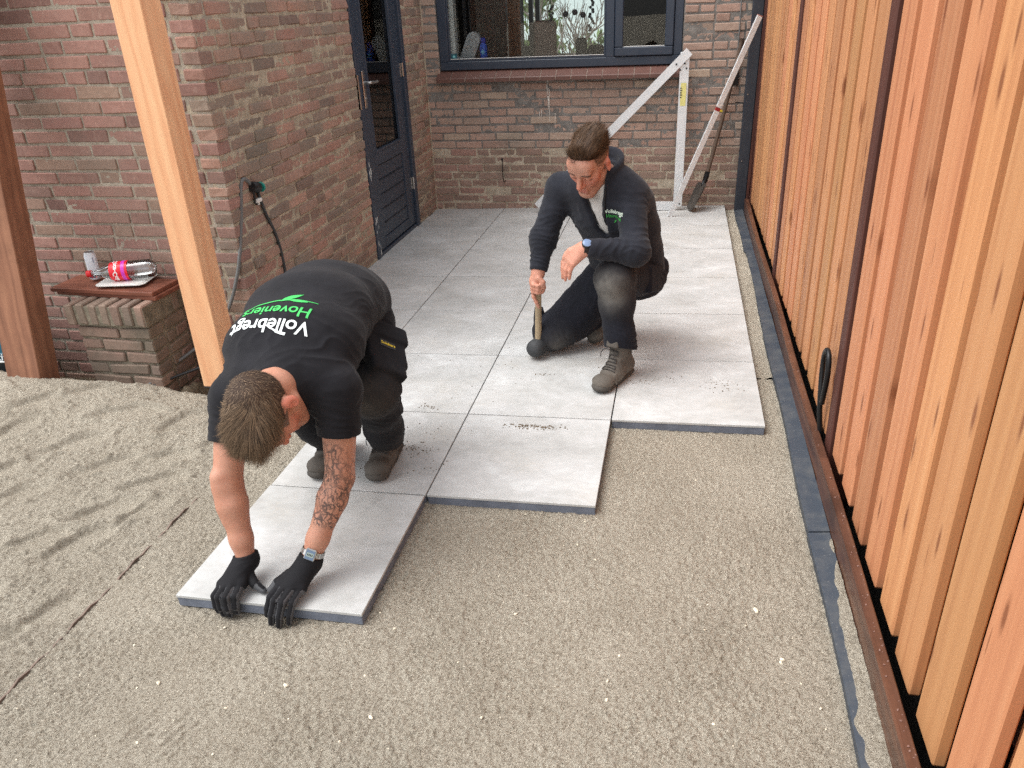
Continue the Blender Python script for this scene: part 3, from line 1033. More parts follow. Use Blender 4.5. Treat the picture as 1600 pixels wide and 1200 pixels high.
# chalky drips run down the bricks below the sill
b = MB(); rr = random.Random(8)
for (x, za, zb, w) in ((0.985, 1.02, .90, .004), (1.0, .96, .70, .0035), (0.992, .90, .80, .005), (.935, .80, .72, .003), (.92, .79, .73, .003), (1.045, .77, .66, .003)):
    n = 7
    V = []; F = []
    for k in range(n + 1):
        z = za + (zb - za) * k / n; q = w * (1 - .5 * k / n) * rr.uniform(.6, 1.3); dx = rr.uniform(-.002, .002)
        for (xx, yy) in ((x + dx - q, 4.7928), (x + dx + q, 4.7928), (x + dx, 4.7915)): V.append((xx, yy, z))
    for k in range(n):
        for p in range(3):
            F.append((k * 3 + p, k * 3 + (p + 1) % 3, k * 3 + 3 + (p + 1) % 3, k * 3 + 3 + p))
    b.add(V, F)
o = b.build('lime_drip', simple('lime_drip', s(214, 210, 202), .9, var=.1), wall_c); o['kind'] = 'stuff'
# ------------------------------------------------------------------ room behind the window and the front garden seen through it
def interior():
    rm = empty('kitchen_room', rot=TR)
    tag(rm, 'dim kitchen behind the window, open to a bright window on its far side', 'room')
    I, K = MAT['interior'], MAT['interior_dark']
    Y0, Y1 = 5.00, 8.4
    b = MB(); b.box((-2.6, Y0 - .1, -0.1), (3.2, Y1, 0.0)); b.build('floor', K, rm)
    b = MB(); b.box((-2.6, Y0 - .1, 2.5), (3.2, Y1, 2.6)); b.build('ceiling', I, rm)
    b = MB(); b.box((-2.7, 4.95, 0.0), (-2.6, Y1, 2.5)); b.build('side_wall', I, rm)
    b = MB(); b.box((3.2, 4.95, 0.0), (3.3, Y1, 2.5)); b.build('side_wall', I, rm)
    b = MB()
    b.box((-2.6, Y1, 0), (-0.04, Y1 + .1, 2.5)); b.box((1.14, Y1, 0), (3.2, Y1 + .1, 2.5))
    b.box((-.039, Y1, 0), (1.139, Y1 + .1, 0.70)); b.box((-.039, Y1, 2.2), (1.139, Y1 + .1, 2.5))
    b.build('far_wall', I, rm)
    b = MB()
    for x in (-.015, 0.22, 0.30, 1.115): b.box((x - .025, Y1 + .02, 0.70), (x + .025, Y1 + .08, 2.2))
    b.build('far_window_frame', MAT['black'], rm)
    b = MB(); b.box((WX0 - .02, 4.895, 1.00), (1.999, 5.12, 1.118), 0.006); b.build('inner_sill', simple('inner_sill_stone', s(120, 114, 106), 0.5), rm)
    b = MB(); b.box((0.196, 4.90, 1.12), (0.238, 4.99, 2.3), 0.004); b.build('white_reveal', MAT['white_plastic'], rm)
    b = MB(); b.box((0.62, 5.35, 0), (0.70, 5.42, 2.4), 0.004); b.box((0.27, 5.5, 0), (0.60, 5.56, 2.4), .004)
    b.build('cupboard_side', simple('cupboard', s(60, 52, 45), 0.6), rm)
    # grey kitchen roll / canister lying against the reveal
    c = simple('grey_appliance', s(176, 178, 180), 0.4, 0.0)
    mm = Matrix.Translation((0.285, 4.975, 1.118)) @ Matrix.Rotation(R(24), 4, 'Y')
    b = MB()
    out = [(-0.055 + 0.0, 0.0)]
    pr = []
    for k in range(13):
        a = math.pi * k / 12
        pr.append((0.055 * math.cos(a), 0.22 + 0.055 * math.sin(a)))
    pr += [(-0.055, 0.02), (0.055, 0.02)]
    b.prism(pr, -0.03, 0.03, M=mm @ Matrix.Rotation(R(90), 4, 'X'))
    o = b.build('grey_canister', c, None, rot=TR)
    tag(o, 'rounded grey appliance leaning on the kitchen window ledge', 'appliance')
    # blue spray bottle
    bt = empty('spray_bottle', rot=TR); tag(bt, 'blue cleaning bottle standing on the kitchen window ledge', 'bottle')
    b = MB(); M0 = Matrix.Translation((0.452, 4.955, 1.1185))
    b.lathe([(0.026, 0), (0.030, 0.01), (0.030, 0.055), (0.028, 0.06)], 18, M=M0)
    smooth_by_angle(b.build('lower_label', simple('pink_label', s(214, 170, 190), 0.4), bt))
    b = MB(); b.lathe([(0.0285, 0.06), (0.030, 0.065), (0.030, 0.14), (0.022, 0.165), (0.015, 0.172)], 18, M=M0)
    smooth_by_angle(b.build('bottle_body', simple('blue_plastic', s(50, 100, 214), 0.4), bt))
    b = MB(); b.lathe([(0.016, 0.172), (0.019, 0.175), (0.019, 0.205), (0.015, 0.21)], 18, M=M0)
    smooth_by_angle(b.build('cap', simple('dark_blue_plastic', s(44, 66, 190), 0.4), bt))
    b = MB(); b.prism([(0, -.022), (.017, 0), (0, .022), (-.017, 0)], 0, 0.0008, M=Matrix.Translation((0.452, 4.9245, 1.225)) @ Matrix.Rotation(R(90), 4, 'X'))
    b.build('emblem', simple('light_blue_print', s(120, 190, 235), 0.4), bt)
    # window sticker
    b = MB(); b.box((0.215, 4.836, 1.163), (0.262, 4.838, 1.222))
    o = b.build('window_sticker', simple('teal_print', s(36, 92, 104), 0.5), None, rot=TR); tag(o, 'small square teal sticker inside the corner of the kitchen window', 'sticker')
    b = MB(); b.lathe([(0.011, 0), (0.011, 0.0008)], 6, M=Matrix.Translation((0.2385, 4.8355, 1.203)) @ Matrix.Rotation(R(90), 4, 'X'))
    b.build('emblem', simple('cyan_print', s(130, 200, 205), 0.5), o)
    # hanging bead decoration
    dk = simple('dark_beads', s(44, 26, 26), 0.6)
    for n_, (hx, hz, k) in enumerate(((0.98, 1.40, 9), (1.10, 1.47, 3), (1.17, 1.48, 3), (1.235, 1.46, 4), (1.30, 1.35, 14))):
        h = MB()
        h.tube([(hx, 5.06, hz), (hx, 5.06, 2.3)], 0.0015, 5)
        rr = random.Random(n_)
        for q in range(k):
            zz = hz + q * 0.016 if k > 5 else hz
            rad = 0.011 if k > 5 else 0.022
            cx = hx + (rr.uniform(-.02, .02) if k > 5 else 0)
            if k <= 5 and q > 0: continue
            prof = [(rad * math.sin(math.pi * i / 8) + .0004, -rad * math.cos(math.pi * i / 8)) for i in range(9)]
            h.lathe(prof, 10, M=Matrix.Translation((cx, 5.06 + rr.uniform(-.01, .01), zz)))
        o = h.build('bead_hanging', dk, None, rot=TR, smooth=True)
        tag(o, ('string of small dark beads hanging leftmost in the kitchen window', 'single round dark bead next to the small bead string in the window', 'middle one of three single round beads hanging in the window', 'single round dark bead beside the grape-shaped cluster in the window', 'grape-shaped cluster of dark beads hanging near the window post')[n_], 'ornament', 'bead ornaments in the kitchen window')
    # dark chair back and kitchen things in silhouette
    b = MB(); b.box((0.74, 5.6, 0.0), (0.94, 5.66, 1.42), 0.02)
    o = b.build('chair_back', simple('chair_wood', s(88, 48, 30), 0.5), None, rot=TR); tag(o, 'tall brown wooden chair back inside the kitchen', 'chair')
    b = MB()
    for x, w, h in ((1.14, .10, 1.27), (1.27, .16, 1.21), (0.62, .22, 1.22)):
        prof = [(w * .30, 0.9), (w * .5, 0.95), (w * .5, h - .03), (w * .34, h)]
        b.lathe(prof, 14, M=Matrix.Translation((x, 5.75, 0)))
    b.box((0.45, 5.55, 0.0), (1.5, 5.95, 0.9), .01)
    o = b.build('kitchen_counter', K, None, rot=TR); tag(o, 'dark counter with pots in silhouette inside the kitchen', 'counter')
    # front garden far beyond
    tuft = simple('hedge_leaf', s(96, 120, 62), 0.7, var=0.35)
    for n_, (cx, cy, cz, rx, rz, N, lab) in enumerate(((-.35, 11.5, 1.1, .5, 1.3, 900, 'green garden bush seen through the far kitchen window'), (.75, 12.2, .55, 1.0, .55, 900, 'low hedge seen through the kitchen, behind the spiked fence'))):
        b = MB(); rr = random.Random(50 + n_)
        for k in range(N):
            th, ph = rr.uniform(0, 6.28), math.acos(rr.uniform(-1, 1)); q = rr.random() ** .3
            p = Vector((cx + rx * q * math.sin(ph) * math.cos(th), cy + .4 * q * math.sin(ph) * math.sin(th), cz + rz * q * math.cos(ph)))
            e = Euler((rr.uniform(0, 6), rr.uniform(0, 6), rr.uniform(0, 6))).to_matrix()
            L = rr.uniform(.05, .10)
            b.add([p + e @ Vector((-L, 0, 0)), p + e @ Vector((0, -L * .4, 0.01)), p + e @ Vector((L, 0, 0)), p + e @ Vector((0, L * .4, .01))], [(0, 1, 2, 3)])
        root = empty('garden_bush', rot=TR); tag(root, lab, 'bush')
        o = b.build('foliage', tuft, root); o['kind'] = 'stuff'
        b = MB(); b.tube([(cx, cy, -.2), (cx, cy, cz)], 0.04, 6); b.build('stem', K, root)
    b = MB(); rr = random.Random(9)
    def branch(p, d, L, r, dep):
        q = p + d * L
        b.tube([p, (p + q) / 2 + Vector((rr.uniform(-.03, .03), 0, rr.uniform(-.03, .03))), q], [r, r * .85, r * .7], 5)
        if dep > 0:
            for k in range(3):
                nd = (d + Vector((rr.uniform(-.7, .7), rr.uniform(-.4, .4), rr.uniform(-.2, .6)))).normalized()
                branch(p + (q - p) * rr.uniform(.5, 1), nd, L * .68, r * .62, dep - 1)
    branch(Vector((.25, 10.6, -.2)), Vector((0.05, 0, 1)), 1.0, .035, 4)
    branch(Vector((.75, 10.8, -.2)), Vector((-.1, 0, 1)), .9, .03, 4)
    o = b.build('bare_shrub', simple('twig_bark', s(120, 112, 104), 0.9), None, rot=TR); tag(o, 'bare grey twigs of a shrub seen through the kitchen window', 'shrub')
    fe = empty('spiked_fence', rot=TR); tag(fe, 'low dark fence with pointed bars in the front garden, seen through the kitchen', 'fence')
    for k in range(24):
        x = -.9 + k * .11
        b = MB(); b.tube([(x, 11.2, -.2), (x, 11.2, 0.98), (x, 11.2, 1.05)], [.011, .011, .001], 5); b.build('bar', MAT['black'], fe)
    b = MB(); b.box((-1.0, 11.19, .8), (1.75, 11.215, .84)); b.build('rail', MAT['black'], fe)
    b = MB(); b.box((-6, 19, -.3), (7, 19.2, 5.5))
    o = b.build('house_across', simple('pale_render', s(206, 222, 222), 0.9), None, rot=TR); tag(o, 'pale rendered house front across the street, seen through the kitchen', 'building')


interior()
# dark hall behind the side door
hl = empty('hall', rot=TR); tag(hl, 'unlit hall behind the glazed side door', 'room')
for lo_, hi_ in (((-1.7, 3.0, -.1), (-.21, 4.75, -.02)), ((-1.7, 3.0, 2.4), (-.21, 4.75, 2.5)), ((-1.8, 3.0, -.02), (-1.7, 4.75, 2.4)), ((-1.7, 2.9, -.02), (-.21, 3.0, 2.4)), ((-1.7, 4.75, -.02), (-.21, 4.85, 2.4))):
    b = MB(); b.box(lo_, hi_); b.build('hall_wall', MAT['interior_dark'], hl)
b = MB(); b.box((-1.0, 3.2, .0), (-.6, 4.6, .78), .01); b.build('hall_chest', simple('chest_wood', s(50, 32, 24), .5), hl)


# ------------------------------------------------------------------ timber fence along the terrace
FX = 2.582          # front face of the boards


def fence():
    fe = empty('timber_fence', (0, 0, 0), (0, 0.012, 0))
    tag(fe, 'orange larch fence of overlapping upright boards between dark posts', 'fence')
    H = 1.86
    rr = random.Random(12)
    vs = []
    for k in range(5):
        b = MB(); b.box((0, -0.069, 0), (0.027, 0.069, 1.0), 0.0040); vs.append(b.mesh('fence_board', MAT['fence']))
    posts = [4.70, 2.86, 0.955, -0.95]
    for y in posts:
        b = MB(); b.box((FX - .006, y - .040, -.10), (FX + .08, y + .040, H + .04), .004)
        o = b.build('fence_post', MAT['fence_post'], fe)
    bounds = [(posts[i + 1] + .046, posts[i] - .046) for i in range(len(posts) - 1)]
    for (a, e) in bounds:
        n = max(1, round((e - a) / 0.180)); pitch = (e - a) / n
        for k in range(n + 1):                                       # back layer, seen in the gaps
            y = a + k * pitch
            y = min(max(y, a + .05), e - .05)
            o = link_mesh('fence_board', vs[rr.randrange(5)], fe, (FX + .040, y, 0.118 + rr.uniform(-.004, .004)), scale=(1, .62, H - .12))
        for k in range(n):
            y = a + (k + .5) * pitch
            z0 = 0.103 + rr.uniform(-.005, .005)
            o = link_mesh('fence_board', vs[rr.randrange(5)], fe, (FX + rr.uniform(-.0015, .0015), y + rr.uniform(-.003, .003), z0), (0, 0, rr.uniform(-.008, .008)), scale=(1, (pitch - .054) / .138, H - z0))
    for z in (0.35, 1.0, 1.65):
        b = MB(); b.box((FX + .0685, -0.99, z - .035), (FX + .0845, 4.72, z + .035), .003); b.build('cross_rail', MAT['fence_post'], fe)
    # dark sheet added behind the boards to block light, so gaps stay dark
    b = MB(); b.box((FX + .085, -1.3, -.31), (FX + .10, 4.8, H)); b.build('gap_blackout_sheet', MAT['interior_dark'], fe)
    return fe


fence()

# brown kick board in front of the fence foot
kb = empty('kick_board'); tag(kb, 'reddish brown hardwood board on edge along the foot of the fence', 'board')
def wavy_board(y0, y1, parent, x0=2.536, th=0.028, zt=0.086):
    n = 40
    V = []; F = []
    for k in range(n + 1):
        y = y0 + (y1 - y0) * k / n
        dx = 0.003 * math.sin(y * 3.1) + 0.0
        for (x, z) in ((x0, -0.31), (x0, zt - .004), (x0 + .004, zt), (x0 + th - .003, zt), (x0 + th, zt - .003), (x0 + th, -.31)):
            V.append((x + dx, y, z))
    for k in range(n):
        for q in range(6):
            q2 = (q + 1) % 6
            F.append((k * 6 + q, k * 6 + q2, (k + 1) * 6 + q2, (k + 1) * 6 + q))
    F.append(tuple(range(6))[::-1]); F.append(tuple(range(n * 6, n * 6 + 6)))
    b = MB(); b.add(V, F)
    return b.build('plank', MAT['hardwood'], parent)
wavy_board(0.842, 4.66, kb, zt=.082)
wavy_board(-1.2, 0.839, kb, x0=2.533, zt=.090)
# crumbs of sand and drying slurry on the board's top edge
b = MB(); rr = random.Random(31)
for k in range(170):
    y = -0.6 + 5.0 * rr.random() ** 1.6
    r = rr.uniform(.0012, .0034); zt = 0.090 if y < .84 else .082
    e = Euler((rr.uniform(0, 6), rr.uniform(0, 6), rr.uniform(0, 6))).to_matrix()
    p = Vector((2.5395 + rr.random() * .018 + .003 * math.sin(y * 3.1), y, zt + r * .3))
    b.add([p + e @ (Vector(q) * r) for q in ((1, 0, 0), (-1, 0, 0), (0, 1.3, 0), (0, -1.3, 0), (0, 0, .8), (0, 0, -.8))],
          [(0, 2, 4), (2, 1, 4), (1, 3, 4), (3, 0, 4), (2, 0, 5), (1, 2, 5), (3, 1, 5), (0, 3, 5)])
o = b.build('slurry_crumbs', simple('purple_slurry', s(128, 98, 88), 0.6, var=.3), kb); o['kind'] = 'stuff'

# anthracite edging strip between sand and board
def edging():
    e = empty('edging_strip'); tag(e, 'flat dark grey edging strip lying between sand and fence', 'edging')
    segs = [(-1.2, 0.555), (0.558, 2.45), (2.453, 4.70)]
    for si, (a, c) in enumerate(segs):
        n = max(6, int((c - a) / .03)); V = []; F = []
        for k in range(n + 1):
            y = a + (c - a) * k / n
            xo = 2.472 + 0.004 * math.sin(y * 5 + 1) + (0.018 * math.sin((y - 2.4) * 1.9) ** 2 if 2.2 < y < 3.6 else 0) + (0.003 if si == 1 else 0)
            zt = -0.016 + (0.004 if si == 1 else 0)
            for (x, z) in ((xo, -.09), (xo, zt - .003), (xo + .003, zt), (2.5345, zt + .006), (2.5345, -.09)):
                V.append((x, y, z))
        for k in range(n):
            for q in range(4):
                F.append((k * 5 + q, k * 5 + q + 1, (k + 1) * 5 + q + 1, (k + 1) * 5 + q))
        F.append((4, 3, 2, 1, 0)); F.append(tuple(range(n * 5, n * 5 + 5)))
        b = MB(); b.add(V, F); b.build('strip_length', MAT['edging'], e)
    return e
edging()
# sand spilled on the edging, near end
def spill():
    ys = np.arange(-0.62, 0.52, 0.0045); xs = np.arange(2.474, 2.5335, 0.0045)
    X, Y = np.meshgrid(xs, ys)
    cover = sstep(-0.10, 0.22, fbm(X * 9, Y * 9, octv=3, seed=61) + (X - 2.506) * 26 + 0.18 * sstep(0.35, -.35, Y) - 0.55 * sstep(.15, .45, Y))
    Z = -0.022 + cover * (0.016 + 0.006 * fbm(X * 60, Y * 60, octv=3, seed=62)) + 0.005 * (X - 2.472) / .06
    ii = np.arange(X.size).reshape(X.shape)
    Q = np.stack([ii[:-1, :-1], ii[:-1, 1:], ii[1:, 1:], ii[1:, :-1]], -1).reshape(-1, 4)
    keep = (cover.ravel()[Q].max(1) > 0.03)
    me = new_mesh('spilled_sand', np.stack([X, Y, Z], -1).reshape(-1, 3), Q[keep], MAT['sand'], smooth=True)
    o = link_mesh('spilled_sand', me); tag(o, 'crust of wet sand spilled over the dark edging strip', 'sand', kind='stuff')
spill()

# corner post where fence meets the house
cp = empty('corner_post', rot=(0, TILT * 1.2, 0)); tag(cp, 'tall anthracite steel post in the corner of house and fence', 'post')
b = MB(); b.box((2.470, 4.70, -.08), (2.548, 4.775, 2.3), .006); b.build('post_body', MAT['anthracite_dull'], cp)
b = MB(); b.box((2.5485, 4.69, -.05), (2.570, 4.77, 2.3), .003); b.build('wood_strip', MAT['fence_post'], cp)
for z in (0.42, .9, 1.35):
    b = MB(); b.lathe([(0.005, 0), (0.004, .003)], 8, M=Matrix.Translation((2.49, 4.6995, z)) @ Matrix.Rotation(R(90), 4, 'X')); b.build('screw', MAT['steel'], cp)

# buried edging board between the levelled and the trodden sand
bb = MB()
rr = random.Random(5)
n = 60
V = []; F = []
for k in range(n + 1):
    y = -0.62 + 1.16 * k / n
    zt = -0.0382 + 0.004 * math.sin(k * .5) + 0.003 * math.sin(k * 1.7 + 1)
    for (x, z) in ((EDGE_X - .004, -.09), (EDGE_X - .004, zt), (EDGE_X + .003, zt + .001), (EDGE_X + .003, -.09)): V.append((x, y, z))
for k in range(n):
    for q in range(3): F.append((k * 4 + q, k * 4 + q + 1, (k + 1) * 4 + q + 1, (k + 1) * 4 + q))
F.append((3, 2, 1, 0)); F.append(tuple(range(n * 4, n * 4 + 4)))
bb.add(V, F)
o = bb.build('buried_board', simple('weathered_board', s(116, 100, 90), 0.9, var=.3), None)
tag(o, 'dark edge of a thin board buried lengthwise in the sand', 'board')
# ------------------------------------------------------------------ low brick pier with boards, can, bottle and lid
def text_mesh(body, size, extrude=0.0, bold=0.0, shear=0.0, spacing=1.0):
    c = bpy.data.curves.new('lettering', 'FONT')
    c.body = body; c.size = size; c.extrude = extrude; c.offset = bold; c.shear = shear; c.space_character = spacing
    c.align_x = 'CENTER'; c.align_y = 'CENTER'
    o = bpy.data.objects.new('lettering_tmp', c)
    COL.objects.link(o)
    dg = bpy.context.evaluated_depsgraph_get()
    dg.update()
    me = bpy.data.meshes.new_from_object(o.evaluated_get(dg))
    bpy.data.objects.remove(o); bpy.data.curves.remove(c)
    bm = bmesh.new(); bm.from_mesh(me); bmesh.ops.triangulate(bm, faces=bm.faces[:])
    V = np.array([v.co[:] for v in bm.verts]); F = [tuple(v.index for v in f.verts) for f in bm.faces]
    bm.free(); bpy.data.meshes.remove(me)
    return V, F


def split_long(V, F, maxlen):
    """subdivide triangles until no edge is longer than maxlen"""
    bm = bmesh.new()
    vs = [bm.verts.new(tuple(v)) for v in V]
    for f in F:
        try: bm.faces.new([vs[i] for i in f])
        except ValueError: pass
    bmesh.ops.remove_doubles(bm, verts=bm.verts[:], dist=1e-6)
    for _ in range(6):
        e = [x for x in bm.edges if x.calc_length() > maxlen]
        if not e: break
        bmesh.ops.subdivide_edges(bm, edges=e, cuts=1, use_grid_fill=False)
        bmesh.ops.triangulate(bm, faces=[f for f in bm.faces if len(f.verts) > 3])
    bm.verts.index_update()
    V = np.array([v.co[:] for v in bm.verts]); F = [tuple(v.index for v in f.verts) for f in bm.faces]
    bm.free()
    return V, F


PX0, PX1, PY0, PY1, PZ = -0.775, -0.345, 1.345, 1.655, 0.392
pier = empty('brick_pier', rot=TR)
tag(pier, 'low mossy brick pier carrying two boards beside the house wall', 'pier')
b = MB(); b.box((PX0 + .038, PY0 + .034, -.25), (PX1 - .018, PY1, PZ - .101)); b.box((PX0 + .006, PY0 + .007, PZ - .1005), (PX1 - .006, PY1, PZ - .009)); b.build('mortar_core', MAT['mortar_pier'], pier)
rw = []
for k in range(6):
    b = MB(); b.box((-.0255, -.105, -.05), (.0255, .105, .05), .006, jit=.004); rw.append(b.mesh('brick', MAT['brick_pier']))
prs = brick_variants(.21, 6, .004, .006, MAT['brick_pier']); prh = brick_variants(.10, 6, .004, .006, MAT['brick_pier'])
rr = random.Random(17)
n = 7; pw = (PX1 - PX0) / n
for k in range(n):
    link_mesh('brick', rr.choice(rw), pier, (PX0 + (k + .5) * pw, PY0 + .105 + rr.uniform(-.004, .004), PZ - .05 + rr.uniform(-.003, .003)), (rr.uniform(-.02, .02), rr.uniform(-.03, .03), 0), (.92, 1, 1))
for k in range(4):
    link_mesh('brick', rr.choice(rw), pier, (PX1 - .105, PY0 + .245 + k * .062 - .002, PZ - .05), (0, rr.uniform(-.02, .02), math.pi / 2), (.95, 1, 1)) if k < 1 else None
for c in range(9):
    z = PZ - .113 - .031 - c * .0626
    off = .035
    xs = [(PX0 + off, PX0 + off + .21), (PX0 + off + .222, PX1 - .012)] if c % 2 == 0 else [(PX0 + off, PX0 + off + .10), (PX0 + off + .112, PX0 + off + .322), (PX0 + off + .334, PX1 - .012)]
    for (a, e) in xs:
        L = e - a
        if L < .03: continue
        me = rr.choice(prs if L > .14 else prh)
        link_mesh('brick', me, pier, ((a + e) / 2, PY0 + .025 + .05 + rr.uniform(-.004, .004), z), (0, rr.uniform(-.012, .012), rr.uniform(-.01, .01)), (L / (.21 if L > .14 else .10), 1, 1))
    ysq = [(PY0 + .14, PY0 + .14 + .155)] if c % 2 == 0 else [(PY0 + .14, PY0 + .14 + .06), (PY0 + .212, PY0 + .30)]
    for (a, e) in ysq:
        L = e - a
        link_mesh('brick', rr.choice(prs if L > .14 else prh), pier, (PX1 - .012 - .05 + rr.uniform(-.003, .003), (a + e) / 2, z), (0, 0, math.pi / 2), (L / (.21 if L > .14 else .10), 1, 1))

BT = 0.392
for k, (dx, dy, rz, z0, lab) in enumerate(((0.006, .004, -4.5, BT + .001, 'lower of the two brown boards lying on the brick pier'), (-.010, -.006, -2.5, BT + .0215, 'upper brown board on the pier, under the can and the plastic bottle'))):
    b = MB(); b.box((-.285, -.098, 0), (.285, .098, .020), .002)
    o = b.build('wooden_board', MAT['hardwood_x'], None, loc=(-.605 + dx, 1.548 + dy, z0 + .011), rot=(0, TILT, R(rz)))
    tag(o, lab, 'board', 'boards on the pier')
TZ = BT + .0215 + .020 + .0115 + .0125
# drinks can
cn = empty('drink_can', (-.738, 1.578, TZ - .001), (0, R(2), 0)); tag(cn, 'slim silver white drink can standing on the boards', 'can')
b = MB(); b.lathe([(.021, 0), (.025, .004), (.0265, .010), (.0265, .118), (.0225, .130), (.0235, .134)], 28)
smooth_by_angle(b.build('can_body', simple('can_print', s(222, 228, 236), 0.35, 0.0, var=.06), cn), 40)
b = MB(); b.lathe([(.0235, .134), (.0225, .1352), (.021, .131), (.0005, .131)], 28)
smooth_by_angle(b.build('can_lid', MAT['steel'], cn), 40)
b = MB(); b.box((-.004, -.012, .1315), (.004, .008, .133), .0005); b.build('pull_tab', MAT['steel'], cn)
for (a0, z0, z1, w, cl) in ((-100, .010, .018, 20, s(60, 70, 96)), (-60, .012, .024, 12, s(60, 70, 96)), (-30, .085, .112, 5, s(140, 150, 170)), (-62, .012, .017, 30, s(230, 60, 60))):
    V = []; F = []
    for k in range(7):
        a = R(a0 - w + 2 * w * k / 6)
        for z in (z0, z1): V.append((.0268 * math.cos(a), .0268 * math.sin(a), z))
    for k in range(6): F.append((k * 2, k * 2 + 2, k * 2 + 3, k * 2 + 1))
    b = MB(); b.add(V, F); b.build('can_mark', simple('can_mark_%d' % a0, cl, .4), cn)
# white plastic lid
out = []
for (cx, cy, a0) in ((.088, .058, 0), (-.088, .058, 90), (-.088, -.058, 180), (.088, -.058, 270)):
    for k in range(7):
        a = R(a0 + 15 * k); out.append((cx + .032 * math.cos(a), cy + .032 * math.sin(a)))
b = MB(); b.prism(out, 0, .003); b.prism([(x * .9, y * .86) for x, y in out], .0031, .006)
o = b.build('white_tray', MAT['white_plastic'], None, loc=(-.548, 1.555, TZ), rot=(0, TILT, R(10)))
tag(o, 'flat white plastic tray under the empty bottle', 'tray')
# empty bottle
def bottle():
    a = Vector((-.698, 1.490, TZ + .052)); e = Vector((-.405, 1.588, TZ + .053))
    q = (e - a).to_track_quat('Z', 'Y')
    root = empty('plastic_bottle', a, q.to_euler()); tag(root, 'empty clear plastic bottle with a red label, lying on the white tray', 'bottle')
    L = (e - a).length
    prof = [(.0125, .018), (.0135, .03), (.015, .045), (.025, .075), (.040, .11), (.045, .135), (.0445, .15), (.0445, .20), (.0455, .205), (.0455, L - .03), (.043, L - .012), (.034, L), (.02, L - .006), (.001, L - .012)]
    b = MB(); b.lathe(prof, 40, cap=False)
    o = b.build('bottle_body', MAT['bottle'], root, smooth=True)
    b = MB(); b.lathe([(.0005, -.004), (.0150, -.003), (.0160, .000), (.0160, .014), (.0150, .0165)], 24)
    smooth_by_angle(b.build('cap', simple('red_cap', s(214, 28, 36), .4), root), 40)
    b = MB(); b.lathe([(.0142, .0175), (.0158, .019), (.0142, .0205)], 20, cap=False); b.build('neck_ring', simple('red_ring', s(190, 24, 32), .4), root)
    zl0, zl1 = .112, .196
    rl = lambda z: .0448 if z > .13 else .0448 - (.13 - z) * .22
    b = MB(); b.lathe([(rl(z) + .0012, z) for z in np.linspace(zl0, zl1, 8)], 48, cap=False)
    lab = b.build('label', simple('red_label', s(226, 22, 44), .35), root, smooth=True)
    b = MB(); b.lathe([(.0464, .168), (.0464, .184)], 48, cap=False); b.build('label_band', simple('magenta_band', s(206, 60, 190), .3), lab, smooth=True)
    # lettering wrapped round the label; white script
    V, F = text_mesh('Coca-Cola', .0275, bold=.0008, shear=.25)
    V, F = split_long(V, F, .006)
    # towards the camera in the bottle's frame
    cd = q.inverted() @ (cam.matrix_world.translation - (a + (e - a) * .5))
    ac = math.atan2(cd.y, cd.x) 
    W = []
    for v in V:
        z = .141 - v[1] * 1.0
        ang = ac + v[0] / .0448 * 1.0 - .15
        r = rl(z) + .0019
        W.append((r * math.cos(ang), r * math.sin(ang), z))
    b = MB(); b.add(W, F); b.build('lettering', simple('white_print', s(246, 244, 244), .4), lab)
    return root
bottle()

# ------------------------------------------------------------------ timber posts
pl = empty('timber_post', (0.022, 1.290, 0), (0, TILT, 0)); tag(pl, 'pale new square timber post standing on a black steel foot', 'post')
b = MB(); b.box((-.0625, -.0625, .066), (.0625, .0625, 2.6), .003); b.build('post_timber', MAT['post_light'], pl)
b = MB(); b.box((-.045, -.045, -.2), (.045, .045, .0655), .003); b.box((-.062, -.062, .058), (.062, .062, .0657), .002); b.build('post_foot', MAT['black_metal'], pl)
pd = empty('timber_post', (-.955, 1.235, 0.02)); tag(pd, 'rough reddish brown timber post leaning back against the house wall', 'post')
pd.rotation_euler = (R(-9.2), R(1.5), R(2))
b = MB(); b.box((-.088, -.062, -.16), (.088, .062, 2.25), .003); b.build('post_timber', MAT['post_dark'], pd)

# ------------------------------------------------------------------ blue tool case at the left edge
tb = empty('tool_case', (-1.335, 1.42, -.04), (0, R(0), R(8))); tag(tb, 'teal blue tool case with a silver clasp behind the leaning post', 'tool case')
tealm = simple('teal_plastic', s(22, 96, 118), .4, var=.1)
b = MB(); b.box((-.2, -.12, .16), (.2, .12, .33), .012); b.box((-.205, -.123, .19), (.205, .123, .20), .003); body = b.build('case_lid', tealm, tb)
b = MB(); b.box((-.2, -.12, 0), (.2, .12, .1595), .012); b.build('case_body', simple('dark_case', s(26, 34, 40), .5), tb)
b = MB(); b.tube([(.02, -.128, .155), (.155, -.128, .155), (.165, -.128, .14), (.15, -.128, .03), (.135, -.128, .018), (.04, -.128, .018)], .006, 8, closed=True); b.build('clasp', MAT['steel'], tb, smooth=True)
for k in range(5):
    b = MB(); b.box((.10 + k * .018, -.1225, .275), (.108 + k * .018, -.1195, .315), .001); b.build('vent_slot', MAT['black'], tb)
V, F = text_mesh('makita', .052, bold=.0012, shear=.2)
b = MB(); b.add([(v[0] + .115, -.1236, v[1] + .178) for v in V], F); b.build('lettering', simple('white_letter', s(225, 232, 235), .5), tb)

